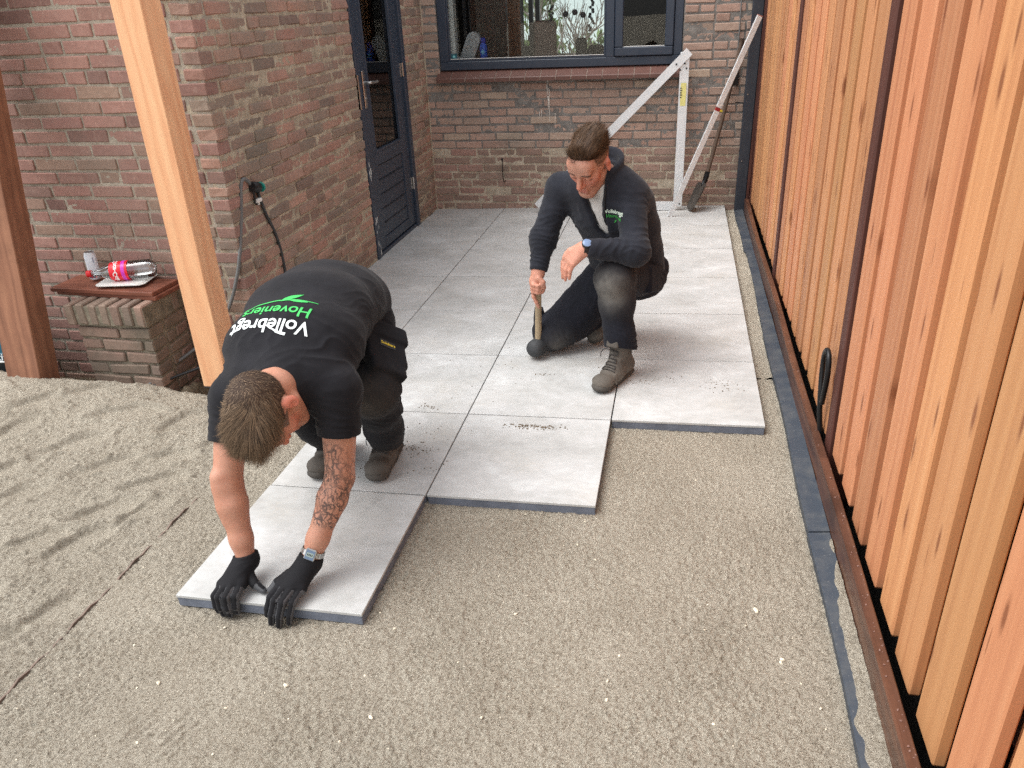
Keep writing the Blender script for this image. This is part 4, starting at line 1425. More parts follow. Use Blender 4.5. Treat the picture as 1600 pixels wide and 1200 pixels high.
# ------------------------------------------------------------------ cables
def cable(name, pts, r, mat, label, clamp=None):
    b = MB(); b.tube(catmull(pts, 8), r, 8)
    o = b.build(name, mat, None, smooth=True); tag(o, label, 'cable'); return o
cable('wall_cable', [(.028, 1.865, .835), (.026, 1.82, .872), (.022, 1.785, .85), (.020, 1.735, .72), (.012, 1.668, .56), (-.02, 1.645, .44), (-.10, 1.635, .28), (-.22, 1.62, .15), (-.33, 1.56, .07), (-.41, 1.42, .02), (-.45, 1.31, -.03)], .0085, MAT['cable'],
      'grey cable running from the wall plug round the corner down to the sand')
cable('wall_cable', [(.035, 1.90, .79), (.026, 1.945, .68), (.022, 2.01, .55), (.020, 2.035, .42), (.020, 2.03, .2), (.025, 2.02, -.03)], .008, MAT['cable_dark'], 'dark cable hanging straight down from the wall plug')
cable('ground_cable', [(-.12, 1.60, .06), (-.25, 1.52, .02), (-.36, 1.42, .0), (-.44, 1.33, -.02), (-.47, 1.28, -.06)], .007, MAT['cable_dark'], 'dark thin cable lying in the dug soil behind the pale post')
cable('wall_cable', [(2.432, 4.782, 2.3), (2.430, 4.782, 1.5), (2.424, 4.782, 1.0)], .0045, MAT['cable'], 'thin grey cable running down the back wall beside the fence')
b = MB(); b.box((2.405, 4.765, .90), (2.445, 4.79, 1.0), .004); b.tube([(2.43, 4.775, .78), (2.49, 4.775, .775), (2.492, 4.775, .70)], .005, 6)
o = b.build('cable_bracket', MAT['black_metal'], None); tag(o, 'black bracket at the end of the cable on the back wall', 'bracket')
wp = empty('wall_plug', (.02, 1.88, .80)); tag(wp, 'black outdoor plug with a teal end and white strap on the side wall', 'plug')
b = MB(); b.lathe([(.020, -.03), (.026, -.02), (.026, .02), (.020, .03)], 16, M=Matrix.Translation((.018, 0, .02)) @ Matrix.Rotation(R(75), 4, 'X')); smooth_by_angle(b.build('plug_body', MAT['black'], wp))
b = MB(); b.lathe([(.024, 0), (.026, .004), (.024, .012), (.012, .014)], 16, M=Matrix.Translation((.022, .036, .012)) @ Matrix.Rotation(R(-80), 4, 'X')); smooth_by_angle(b.build('plug_end', simple('teal_plug', s(34, 140, 128), .35), wp))
b = MB(); b.box((.010, -.022, -.052), (.030, .022, -.034), .003); b.build('strap', MAT['white_plastic'], wp)
b = MB(); b.tube([(.012, -.02, .03), (.02, -.028, -.01), (.012, -.018, -.05), (.006, 0, -.062)], .006, 8); b.build('cord_loop', MAT['black'], wp, smooth=True)
b = MB(); b.lathe([(.006, 0), (.006, .012)], 8, M=Matrix.Translation((.015, .006, -.066))); b.build('cable_end', MAT['white_plastic'], wp)

# ------------------------------------------------------------------ aluminium set square against the back wall
sq = empty('set_square', (0, 0, .037), (0, TILT * .9, 0)); tag(sq, 'large aluminium builder set square leaning on the back wall', 'set square')
def bar2(p, q, w, th, y0, y1, name):
    """flat bar between two points in the leaning plane; p, q are (x, z)"""
    p = Vector((p[0], 0, p[1])); q = Vector((q[0], 0, q[1]))
    d = (q - p); L = d.length; d.normalize(); nrm = Vector((d.z, 0, -d.x))
    yz = lambda z: 4.655 + .060 * z / 1.05
    b = MB(); V = []
    for (t, u) in ((0, -w / 2), (L, -w / 2), (L, w / 2), (0, w / 2)):
        c = p + d * t + nrm * u
        for dy in (y0, y1): V.append(Vector((c.x, yz(c.z) + dy, c.z)))
    F = [(0, 2, 4, 6), (1, 7, 5, 3), (0, 1, 3, 2), (2, 3, 5, 4), (4, 5, 7, 6), (6, 7, 1, 0)]
    b.add(V, F)
    return b.build(name, MAT['alu'], sq)
bar2((2.030, 0.036), (2.030, 1.150), .066, .02, -.012, .012, 'upright_bar')
bar2((0.93, 0.034), (1.9965, 0.034), .064, .02, -.0125, .0115, 'base_bar')
bar2((0.91, 0.030), (2.060, 1.155), .062, .02, -.0265, -.0130, 'diagonal_bar')
b = MB()
for (x, z) in ((2.03, 1.075), (2.00, 1.03), (2.045, 1.04), (1.97, 1.07), (1.05, .07), (1.02, .10), (1.0, .05), (2.045, .055), (1.34, .46), (1.36, .50)):
    b.lathe([(.007, 0), (.006, .004)], 8, M=Matrix.Translation((x, 4.655 + .060 * z / 1.05 - .0275, z)) @ Matrix.Rotation(R(90), 4, 'X'))
o = b.build('rivet', MAT['black_metal'], sq); o['kind'] = 'stuff'
b = MB(); b.box((2.010, 4.6858, .78), (2.050, 4.6868, .94), .0, M=None); b.build('yellow_label', simple('yellow_label', s(226, 220, 140), .5, var=.1), sq)
b = MB()
for k in range(5): b.box((2.006, 4.6846, .90 - k * .016), (2.018 + .004 * (k % 2), 4.6856, .908 - k * .016))
o = b.build('label_print', simple('label_ink', s(90, 90, 70), .6), sq); o['kind'] = 'stuff'

# spirit level straightedge
lv = empty('straightedge'); tag(lv, 'long aluminium straightedge with a yellow bubble vial leaning on the fence', 'straightedge')
p0, p1 = Vector((1.974, 4.45, .003)), Vector((2.545, 4.58, 1.362))
qz = (p1 - p0).to_track_quat('Z', 'Y'); Lv = (p1 - p0).length
lv.location = p0; lv.rotation_euler = qz.to_euler()
b = MB(); b.box((-.009, -.019, 0), (.009, .019, Lv * .552), .0015); b.box((-.009, -.019, Lv * .570), (.009, .019, Lv), .0015); b.build('rail', MAT['alu'], lv)
b = MB(); b.box((-.007, -.0185, Lv * .5525), (.007, .0185, Lv * .5695), .001); b.build('vial_housing', simple('red_housing', s(150, 40, 40), .5), lv)
b = MB(); b.lathe([(.006, -.02), (.008, -.01), (.008, .01), (.006, .02)], 12, M=Matrix.Translation((.004, -.012, Lv * .56)) @ Matrix.Rotation(R(90), 4, 'X') @ Matrix.Scale(1.3, 4)); smooth_by_angle(b.build('vial', simple('yellow_vial', s(222, 206, 70), .25), lv))
b = MB(); b.box((-.0092, -.0192, Lv), (.0092, .0192, Lv + .006), .001); b.build('end_cap', simple('red_end', s(170, 120, 110), .5), lv)

# shovel
sh = empty('shovel'); tag(sh, 'worn shovel with a dark wooden shaft leaning in the corner', 'shovel')
pts = catmull([(2.452, 4.772, 1.215), (2.40, 4.755, .95), (2.33, 4.73, .62), (2.245, 4.69, .26)], 8)
b = MB(); b.tube(pts, [.0165] * 3 + [.0155] * (len(pts) - 3), 10); b.build('shaft', simple('shaft_wood', s(92, 76, 64), .7, var=.25), sh, smooth=True)
b = MB(); b.tube([(2.252, 4.693, .29), (2.235, 4.685, .225), (2.215, 4.67, .185)], [.020, .021, .014], 10); b.build('socket', MAT['black_metal'], sh, smooth=True)
V = []; F = []
nu, nv = 8, 10
bd = (Vector((2.130, 4.60, .004)) - Vector((2.225, 4.675, .205)))
bs = Vector((.45, -.75, .25)).normalized(); bs = (bs - bd.normalized() * bs.dot(bd.normalized())).normalized(); bn = bd.normalized().cross(bs)
for i in range(nv + 1):
    t = i / nv; w = .075 * (1 - .25 * max(0, t - .55) / .45) * (1 if t > .03 else .8)
    for j in range(nu + 1):
        u = -1 + 2 * j / nu
        c = Vector((2.225, 4.675, .205)) + bd * (t * (1.0 - .10 * u * u * (t > .5))) + bs * (u * w) + bn * (.012 * u * u)
        V.append(c)
for i in range(nv):
    for j in range(nu): F.append((i * (nu + 1) + j, i * (nu + 1) + j + 1, (i + 1) * (nu + 1) + j + 1, (i + 1) * (nu + 1) + j))
N0 = len(V); V += [v + bn * .0035 for v in V]; F += [tuple(i + N0 for i in f[::-1]) for f in F]
b = MB(); b.add(V, F); b.build('blade', simple('shovel_steel', s(96, 92, 88), .45, .6, nz=.15, var=.25), sh, smooth=True)

# black loop handle behind the kick board
b = MB()
b.tube(catmull([(2.572, 1.04, -.05), (2.570, 1.046, .05), (2.560, 1.052, .14), (2.556, 1.062, .215), (2.556, 1.080, .275), (2.557, 1.090, .33), (2.557, 1.075, .375), (2.557, 1.040, .398), (2.557, 1.005, .38), (2.557, 0.995, .32), (2.557, 1.012, .25), (2.560, 1.040, .195)], 6), .0095, 10)
o = b.build('loop_handle', MAT['black_metal'], None, smooth=True); tag(o, 'black metal loop handle standing between kick board and fence', 'handle')

# ------------------------------------------------------------------ shells, pebbles and clods on the sand, crumbs on the tiles
def scatter():
    rr = random.Random(77)
    b = MB()
    def chip(x, y, z, r, flat=.45):
        e = Euler((rr.uniform(-.5, .5), rr.uniform(-.5, .5), rr.uniform(0, 6))).to_matrix()
        P = []
        n = 6
        for k in range(n):
            a = 2 * math.pi * k / n + rr.uniform(-.3, .3); q = r * rr.uniform(.65, 1.1)
            P.append(Vector((q * math.cos(a), q * math.sin(a) * .75, 0)))
        top = [p * .55 + Vector((0, 0, r * flat)) for p in P]
        V = [Vector((x, y, z)) + e @ p for p in P + top]
        F = [tuple(range(n))[::-1], tuple(range(n, 2 * n))] + [(k, (k + 1) % n, n + (k + 1) % n, n + k) for k in range(n)]
        b.add(V, F)
    for k in range(420):
        x, y = rr.uniform(0.35, 2.46), rr.uniform(-.72, .9)
        if x > .6 and y > 0.6 and x < 1.2: continue
        z = sand_z(x, y)
        chip(x, y, z + .001, rr.uniform(.0012, .0028) if rr.random() < .82 else rr.uniform(.003, .0062))
    for (px, py, r) in ((2.29, .207, .012), (2.34, .03, .008), (2.335, .02, .006), (1.56, .58, .006), (1.9, -.1, .007), (.95, -.33, .007), (1.07, -.24, .009), (1.33, -.30, .008), (.72, -.28, .008), (1.62, .10, .008)):
        chip(px, py, sand_z(px, py) + .002, r, .35)
    o = b.build('shell_chips', MAT['shell']); tag(o, 'scattered pale shell chips and pebbles in the sand', 'shells', kind='stuff')
    b2 = MB(); b = b2
    def crumb(x, y, r, z=.0006):
        e = Euler((rr.uniform(-.3, .3), rr.uniform(-.3, .3), rr.uniform(0, 6))).to_matrix()
        V = [Vector((x, y, z)) + e @ Vector(q) * r for q in ((1.4, 0, 0), (-1.2, .3, 0), (0, 1, 0), (0, -1, 0), (.1, 0, .9))]
        b.add(V, [(0, 2, 4), (2, 1, 4), (1, 3, 4), (3, 0, 4)])
    for (cx, cy, sx, sy, n, a) in ((1.50, 1.115, .10, .022, 120, -4), (1.07, .90, .05, .05, 55, 20), (1.08, 1.03, .12, .1, 15, 0), (1.0, 1.25, .04, .03, 25, 0), (2.25, 1.55, .08, .06, 45, 0), (2.0, 1.6, .12, .06, 25, 0),
                                (1.9, 1.55, .05, .03, 20, 0), (1.45, 1.6, .04, .01, 20, 0), (1.2, 1.9, .5, .5, 60, 0), (1.2, 3.2, .9, 1.2, 60, 0), (.95, .7, .1, .04, 8, 0), (1.15, .75, .06, .05, 12, 0)):
        for k in range(n):
            x, y = cx + rr.gauss(0, sx * .6), cy + rr.gauss(0, sy * .6)
            crumb(x, y, rr.uniform(.0010, .0038) * (1.15 if n > 60 else .9))
    o = b.build('sand_crumbs', MAT['crumb']); tag(o, 'crumbs of wet sand trodden onto the grey tiles', 'sand', kind='stuff')
scatter()
# ------------------------------------------------------------------ bodies: blended volumes turned into one continuous surface
class Vol:
    """signed distances on a grid; shapes are blended in, then the zero surface is extracted"""
    def __init__(self, lo, hi, h):
        self.lo = np.array(lo, np.float32); self.h = h
        n = np.ceil((np.array(hi) - self.lo) / h).astype(int) + 1
        self.ax = [self.lo[i] + h * np.arange(n[i], dtype=np.float32) for i in range(3)]
        self.d = np.full(tuple(n), 0.08, np.float32)

    def sub(self, lo, hi):
        sl = []
        for i in range(3):
            a = int(np.clip(np.floor((lo[i] - self.lo[i]) / self.h), 0, self.d.shape[i]))
            b = int(np.clip(np.ceil((hi[i] - self.lo[i]) / self.h) + 1, 0, self.d.shape[i]))
            sl.append(slice(a, b))
        if any(q.stop - q.start <= 0 for q in sl): return None, None
        g = (self.ax[0][sl[0]][:, None, None], self.ax[1][sl[1]][None, :, None], self.ax[2][sl[2]][None, None, :])
        return tuple(sl), g

    def put(self, sl, n, k, op):
        o = self.d[sl]
        if op == 'add':
            if k > 0:
                h = np.clip(.5 + .5 * (o - n) / k, 0, 1); r = o * (1 - h) + n * h - k * h * (1 - h)
            else: r = np.minimum(o, n)
        else:
            n = -n
            if k > 0:
                h = np.clip(.5 - .5 * (o - n) / k, 0, 1); r = o * (1 - h) + n * h + k * h * (1 - h)
            else: r = np.maximum(o, n)
        self.d[sl] = r
        return self

    def cap(self, a, b, ra, rb=None, k=.02, op='add'):
        rb = ra if rb is None else rb
        a = np.array(a, np.float32); b = np.array(b, np.float32)
        m = max(ra, rb) + k + .02
        sl, g = self.sub(np.minimum(a, b) - m, np.maximum(a, b) + m)
        if sl is None: return self
        ab = b - a; L2 = float(ab @ ab) + 1e-12
        px, py, pz = g[0] - a[0], g[1] - a[1], g[2] - a[2]
        t = np.clip((px * ab[0] + py * ab[1] + pz * ab[2]) / L2, 0, 1)
        d = np.sqrt((px - ab[0] * t) ** 2 + (py - ab[1] * t) ** 2 + (pz - ab[2] * t) ** 2) - (ra + (rb - ra) * t)
        return self.put(sl, d, k, op)

    def chain(self, pts, rs, k=.02, op='add'):
        for i in range(len(pts) - 1): self.cap(pts[i], pts[i + 1], rs[i], rs[i + 1], k, op)
        return self

    def ell(self, c, r, M=None, k=.02, op='add'):
        """ellipsoid; M: 3x3, columns are its axes"""
        c = np.array(c, np.float32); r = np.array(r, np.float32)
        M = np.eye(3, dtype=np.float32) if M is None else np.array(M, np.float32)
        m = float(r.max()) + k + .02
        sl, g = self.sub(c - m, c + m)
        if sl is None: return self
        q = [(g[0] - c[0]) * M[0, i] + (g[1] - c[1]) * M[1, i] + (g[2] - c[2]) * M[2, i] for i in range(3)]
        k0 = np.sqrt(sum((q[i] / r[i]) ** 2 for i in range(3))) + 1e-9
        k1 = np.sqrt(sum((q[i] / r[i] ** 2) ** 2 for i in range(3))) + 1e-9
        return self.put(sl, k0 * (k0 - 1) / k1, k, op)

    def ecap(self, a, b, wa, da, wb, db, side, k=.03, op='add'):
        """elliptical capsule: half width along side, half depth across"""
        a = np.array(a, np.float32); b = np.array(b, np.float32)
        ab = b - a; L = float(np.linalg.norm(ab)) + 1e-9; u = ab / L
        s_ = np.array(side, np.float32); s_ = s_ - u * (s_ @ u); s_ /= np.linalg.norm(s_); v = np.cross(u, s_)
        m = max(wa, wb, da, db) + k + .02
        sl, g = self.sub(np.minimum(a, b) - m, np.maximum(a, b) + m)
        if sl is None: return self
        P = [g[i] - a[i] for i in range(3)]
        dt = lambda w: P[0] * w[0] + P[1] * w[1] + P[2] * w[2]
        al = dt(u); t = np.clip(al / L, 0, 1)
        w = wa + (wb - wa) * t; dd = da + (db - da) * t; e = np.minimum(w, dd)
        q0, q1, q2 = dt(s_), dt(v), al - t * L
        k0 = np.sqrt((q0 / w) ** 2 + (q1 / dd) ** 2 + (q2 / e) ** 2) + 1e-9
        k1 = np.sqrt((q0 / w ** 2) ** 2 + (q1 / dd ** 2) ** 2 + (q2 / e ** 2) ** 2) + 1e-9
        return self.put(sl, k0 * (k0 - 1) / k1, k, op)

    def rbox(self, c, half, M, r, k=.006, op='add'):
        c = np.array(c, np.float32); half = np.array(half, np.float32); M = np.array(M, np.float32)
        m = float(np.linalg.norm(half)) + k + .02
        sl, g = self.sub(c - m, c + m)
        if sl is None: return self
        q = [np.abs((g[0] - c[0]) * M[0, i] + (g[1] - c[1]) * M[1, i] + (g[2] - c[2]) * M[2, i]) - half[i] + r for i in range(3)]
        d = np.sqrt(sum(np.maximum(x, 0) ** 2 for x in q)) + np.minimum(np.maximum(q[0], np.maximum(q[1], q[2])), 0) - r
        return self.put(sl, d, k, op)

    def cut(self, p, n, k=0.0, lo=None, hi=None):
        """keep what lies behind the plane through p with normal n, within a box if given"""
        p = np.array(p, np.float32); n = np.array(n, np.float32); n = n / np.linalg.norm(n)
        if lo is None: lo = self.lo - 1; hi = self.lo + 9
        sl, g = self.sub(np.array(lo), np.array(hi))
        if sl is None: return self
        d = (g[0] - p[0]) * n[0] + (g[1] - p[1]) * n[1] + (g[2] - p[2]) * n[2]
        o = self.d[sl]
        if k > 0:
            h = np.clip(.5 - .5 * (o - d) / k, 0, 1); self.d[sl] = o * (1 - h) + d * h + k * h * (1 - h)
        else: self.d[sl] = np.maximum(o, d)
        return self

    def surface(self):
        d = self.d; h = self.h
        s_ = d < 0
        # crop to the used part
        idx = np.argwhere(s_.any((1, 2))).ravel(); i0, i1 = max(idx[0] - 2, 0), idx[-1] + 3
        idx = np.argwhere(s_.any((0, 2))).ravel(); j0, j1 = max(idx[0] - 2, 0), idx[-1] + 3
        idx = np.argwhere(s_.any((0, 1))).ravel(); k0, k1 = max(idx[0] - 2, 0), idx[-1] + 3
        d = d[i0:i1, j0:j1, k0:k1]; s_ = s_[i0:i1, j0:j1, k0:k1]
        org = self.lo + h * np.array([i0, j0, k0])
        n = np.zeros(tuple(x - 1 for x in d.shape), np.uint8)
        cs = [(a, b, c) for a in (0, 1) for b in (0, 1) for c in (0, 1)]
        X, Y, Z = d.shape
        for (a, b, c) in cs: n += s_[a:X - 1 + a, b:Y - 1 + b, c:Z - 1 + c]
        act = (n > 0) & (n < 8)
        cell = np.argwhere(act)
        ids = np.full(act.shape, -1, np.int32); ids[act] = np.arange(len(cell))
        acc = np.zeros((len(cell), 3)); cnt = np.zeros(len(cell))
        for ax in range(3):
            o1, o2 = [x for x in range(3) if x != ax]
            for p in (0, 1):
                for q in (0, 1):
                    A = np.zeros(3, int); A[o1] = p; A[o2] = q
                    B = A.copy(); B[ax] = 1
                    dA = d[tuple((cell + A).T)]; dB = d[tuple((cell + B).T)]
                    m = (dA < 0) != (dB < 0)
                    t = np.where(m, dA / np.where(m, dA - dB, 1), 0)
                    pt = np.tile(A.astype(float), (len(cell), 1)); pt[:, ax] = t
                    acc += pt * m[:, None]; cnt += m
        V = org + h * (cell + acc / cnt[:, None])
        F = []
        for ax in range(3):
            o1, o2 = (ax + 1) % 3, (ax + 2) % 3
            a = [slice(None)] * 3; a[ax] = slice(0, -1); b = [slice(None)] * 3; b[ax] = slice(1, None)
            ch = s_[tuple(a)] != s_[tuple(b)]
            e = np.argwhere(ch)
            e = e[(e[:, o1] > 0) & (e[:, o2] > 0) & (e[:, o1] < d.shape[o1] - 1) & (e[:, o2] < d.shape[o2] - 1)]
            ins = s_[tuple(e.T)]
            def cid(p, q):
                c = e.copy(); c[:, o1] -= p; c[:, o2] -= q
                return ids[tuple(c.T)]
            Q = np.stack([cid(1, 1), cid(0, 1), cid(0, 0), cid(1, 0)], 1)
            Q[~ins] = Q[~ins][:, ::-1]
            F.append(Q)
        F = np.concatenate(F)
        F = F[(F >= 0).all(1)]
        return V, F


def vert_normals(V, F):
    a = V[F[:, 2]] - V[F[:, 0]]; b = V[F[:, 3]] - V[F[:, 1]]
    fn = np.cross(a, b)
    N = np.zeros_like(V)
    for k in range(4): np.add.at(N, F[:, k], fn)
    return N / (np.linalg.norm(N, axis=1, keepdims=True) + 1e-12)


def relax(V, F, it=1, w=.5):
    for _ in range(it):
        S = np.zeros_like(V); C = np.zeros(len(V))
        for k in range(4):
            np.add.at(S, F[:, k], V[F[:, (k + 1) % 4]]); np.add.at(C, F[:, k], 1)
            np.add.at(S, F[:, (k + 1) % 4], V[F[:, k]]); np.add.at(C, F[:, (k + 1) % 4], 1)
        V = V * (1 - w) + w * S / C[:, None]
    return V


def folds(V, N, specs, base=.0015, seed=0, fine=.0):
    """cloth folds: ridges across an axis near a centre"""
    dsp = base * fbm(V[:, 0] * 14, V[:, 1] * 14, V[:, 2] * 14, 3, seed)
    if fine: dsp += fine * fbm(V[:, 0] * 60, V[:, 1] * 60, V[:, 2] * 60, 2, seed + 3)
    for n, (c, axis, freq, amp, rad) in enumerate(specs):
        c = np.array(c); axis = np.array(axis, float); axis /= np.linalg.norm(axis)
        r = V - c
        w = np.exp(-(r ** 2).sum(1) / rad ** 2)
        sel = w > .01
        if not sel.any(): continue
        al = r[sel] @ axis
        wob = fbm(V[sel, 0] * 9, V[sel, 1] * 9, V[sel, 2] * 9, 2, seed + 31 + n * 7)
        ph = al * freq + 2.3 * wob
        rg = 1 - np.abs(np.sin(ph * math.pi)) ** .7
        m = .55 + .45 * vnoise(V[sel, 0] * 16, V[sel, 1] * 16, V[sel, 2] * 16, seed + n)
        dsp[sel] += amp * w[sel] * (rg - .35) * m
    return V + N * dsp[:, None]


def garment(name, vol, mat, parent, specs=(), base=.0015, fine=0.0, seed=1, it=2, attr=None):
    V, F = vol.surface()
    V = relax(V, F, it)
    N = vert_normals(V, F)
    if len(specs) or base or fine: V = folds(V, N, specs, base, seed, fine)
    me = new_mesh(name, V, F, mat, smooth=True)
    if attr:
        for k, f in attr.items():
            val = f(V)
            if val.ndim == 2:
                a = me.attributes.new(k, 'FLOAT_COLOR', 'POINT'); a.data.foreach_set('color', val.astype(np.float32).ravel())
            else:
                a = me.attributes.new(k, 'FLOAT', 'POINT'); a.data.foreach_set('value', val.astype(np.float32))
    o = link_mesh(name, me, parent)
    return o, V, F


def frame(fwd, up):
    """3x3: columns x = side (his left when facing fwd), y = forward, z = up"""
    f = np.array(fwd, float); f /= np.linalg.norm(f)
    u = np.array(up, float); u -= f * (u @ f); u /= np.linalg.norm(u)
    x = np.cross(f, u)
    return np.stack([-x, f, u], 1)          # -x: his left


# ------------------------------------------------------------------ materials for people
def skin_mat():
    t = NT('skin')
    p = t.coord('Object')
    tint = t.n('ShaderNodeAttribute', attribute_name='tint', attribute_type='GEOMETRY')
    c = t.mix(t.ramp(t.noise(p, 22, 4, .6), [(.35, 0.0), (.7, .5)]), tint.outputs['Color'], t.mix(1.0, tint.outputs['Color'], (1.0, .80, .74, 1), 'MULTIPLY'))
    c = t.mix(t.ramp(t.noise(p, 170, 3, .7), [(.42, 0.0), (.72, .30)]), c, t.mix(1.0, c, (.72, .60, .55, 1), 'MULTIPLY'))
    c = t.mix(t.ramp(t.noise(p, 9, 4, .6), [(.45, 0.0), (.75, .30)]), c, t.mix(1.0, c, (.88, .74, .68, 1), 'MULTIPLY'))
    ink = t.n('ShaderNodeAttribute', attribute_name='ink', attribute_type='GEOMETRY').outputs['Fac']
    w = t.vadd(p, t.vscale(t.noise(p, 26, 3, .6, col=True), .055))
    l1 = t.vor(t.mapv(w, (1, 1, .45)), 40, 'DISTANCE_TO_EDGE')
    l2 = t.n('ShaderNodeTexWave', {'Vector': w, 'Scale': 24.0, 'Distortion': 9.0, 'Detail': 2.0}, wave_type='BANDS').outputs['Fac']
    sh = t.noise(p, 38, 3, .6)
    m = t.math('MAXIMUM', t.ramp(l1, [(.03, .9), (.10, 0.0)]), t.ramp(l2, [(.72, 0.0), (.9, .75)]))
    m = t.math('MAXIMUM', m, t.ramp(sh, [(.52, 0.0), (.68, .7)]))
    hole = t.ramp(t.noise(p, 17, 3, .6), [(.38, 0.5), (.52, 1.0)])
    c = t.mix(t.math('MULTIPLY', t.math('MULTIPLY', m, ink), hole), c, s(66, 56, 54))
    t.P(Base_Color=c, Roughness=.48, Specular_IOR_Level=.4, Subsurface_Weight=.08, Subsurface_Scale=.006,
        Normal=t.bump(t.noise(p, 320, 3, .6), .12, .001))
    try: t.b.inputs['Subsurface Radius'].default_value = (1.0, .35, .2)
    except Exception: pass
    return t.m


def cloth_mat(name, col, rough=.9, weave=700, dust=None, dustamt=0.0, sheen=.15, var=.12):
    t = NT(name)
    p = t.coord('Object')
    lo = tuple(x * (1 - var * 2) for x in col[:3]) + (1,); hi = tuple(min(1, x * (1 + var * 2.5)) for x in col[:3]) + (1,)
    c = t.ramp(t.noise(p, 18, 5, .6), [(.3, lo), (.7, hi)])
    c = t.mix(t.ramp(t.noise(p, 420, 2, .5), [(.4, 0.0), (.8, .35)]), c, hi)
    if dust is not None:
        at = t.n('ShaderNodeAttribute', attribute_name='dust', attribute_type='GEOMETRY').outputs['Fac']
        d = t.math('MULTIPLY', t.ramp(t.noise(p, 24, 5, .7), [(.15, .25), (.75, 1.0)]), at)
        d = t.math('ADD', t.math('MULTIPLY', d, dustamt), t.math('MULTIPLY', t.ramp(t.noise(p, 75, 4, .7), [(.6, 0.0), (.8, 1.0)]), .06))
        c = t.mix(d, c, dust)
    t.P(Base_Color=c, Roughness=rough, Specular_IOR_Level=.2, Sheen_Weight=sheen * .4, Sheen_Roughness=.5,
        Normal=t.bump(t.noise(p, weave, 2, .5), .18, .001))
    return t.m


MAT['skin'] = skin_mat()
MAT['shirt_black'] = cloth_mat('black_cotton', s(27, 27, 31), .9)
MAT['trousers'] = cloth_mat('black_canvas', s(26, 27, 31), .88, dust=s(150, 142, 130), dustamt=.55, sheen=.08)
MAT['trousers_navy'] = cloth_mat('navy_canvas', s(23, 25, 34), .85, dust=s(150, 146, 138), dustamt=.65, sheen=.1)
MAT['fleece'] = cloth_mat('navy_fleece', s(37, 39, 46), .95, weave=500, sheen=.25)
MAT['tee'] = cloth_mat('grey_cotton', s(196, 194, 190), .9)
MAT['glove'] = cloth_mat('glove_knit', s(24, 24, 27), .8, weave=900, sheen=.05)
MAT['glove_palm'] = simple('glove_rubber', s(70, 71, 74), .6, var=.2, nscale=200, bump=.3)
MAT['hair'] = simple('hair_base', s(60, 46, 37), .7, var=.2, spec=.2)
MAT['boot'] = cloth_mat('boot_leather', s(74, 70, 66), .75, weave=300, dust=s(150, 142, 130), dustamt=.6, sheen=0)
MAT['boot_sole'] = simple('boot_sole', s(72, 68, 63), .85, var=.35, nscale=120, bump=.4)
MAT['lace'] = simple('boot_lace', s(52, 48, 46), .8)


def hair_strand_mat(name, c0, c1):
    t = NT(name)
    r = t.n('ShaderNodeNewGeometry').outputs['Random Per Island']
    t.P(Base_Color=t.ramp(r, [(0, c0), (.8, c1), (1, tuple(min(1, x * 1.5) for x in c1[:3]) + (1,))]), Roughness=.55, Specular_IOR_Level=.25)
    return t.m


def strands(name, roots, dirs, lens, parent, mat, width=.0011, seg=4, curl=None, lift=.25, seed=0):
    """flat tapering hairs; dirs are growth directions along the scalp, lift away from it"""
    rg = np.random.default_rng(seed)
    n = len(roots)
    V = np.zeros((n, seg + 1, 2, 3))
    nrm = lift['n']; lf = lift['l']
    for i in range(seg + 1):
        t = i / seg
        arch = np.sin(t * math.pi * .5)
        bend = (1 - t * t)
        p = roots + dirs * (lens * t)[:, None] + nrm * (lf * lens * (t - .75 * t * t) * 1.6)[:, None]
        if curl is not None: p = p + curl * (lens * t * t)[:, None]
        wd = np.cross(dirs, nrm); wd /= np.linalg.norm(wd, axis=1, keepdims=True) + 1e-9
        w = width * (1 - .8 * t)
        V[:, i, 0] = p - wd * w * .5; V[:, i, 1] = p + wd * w * .5
    base = np.arange(n)[:, None] * (seg + 1) * 2
    F = []
    for i in range(seg):
        F.append(np.concatenate([base + i * 2, base + i * 2 + 1, base + i * 2 + 3, base + i * 2 + 2], 1))
    me = new_mesh(name, V.reshape(-1, 3), np.concatenate(F), mat, smooth=True)
    o = link_mesh(name, me, parent); o['kind'] = 'stuff'
    return o


# ------------------------------------------------------------------ shared shapes
def add_torso(v, sp, side, infl=0.0, k=.05):
    """sp: list of (point, half width, half depth)"""
    for (p, w, d), (q, w2, d2) in zip(sp[:-1], sp[1:]):
        v.ecap(p, q, w + infl, d + infl, w2 + infl, d2 + infl, side, k)


def add_arm(v, sh, el, wr, infl=0.0, k=.02, upto=1.0, s0=1.0):
    sh, el, wr = map(np.array, (sh, el, wr))
    v.cap(sh, el, .050 * s0 + infl, .041 * s0 + infl, k)
    v.ell(sh, (.060 * s0 + infl,) * 3, None, k)
    m = el + (wr - el) * .25
    v.cap(el, m, .040 * s0 + infl, .043 * s0 + infl, k)
    v.cap(m, el + (wr - el) * .72, .043 * s0 + infl, .032 * s0 + infl, k)
    v.cap(el + (wr - el) * .72, wr, .032 * s0 + infl, .0275 * s0 + infl, k)


def add_leg(v, hip, kn, an, infl=0.0, k=.03):
    hip, kn, an = map(np.array, (hip, kn, an))
    v.cap(hip, kn, .088 + infl, .058 + infl, k)
    v.ell(kn, (.060 + infl,) * 3, None, k)
    m = kn + (an - kn) * .3
    v.cap(kn, m, .054 + infl, .058 + infl, k)
    v.cap(m, an, .056 + infl, .040 + infl, k)


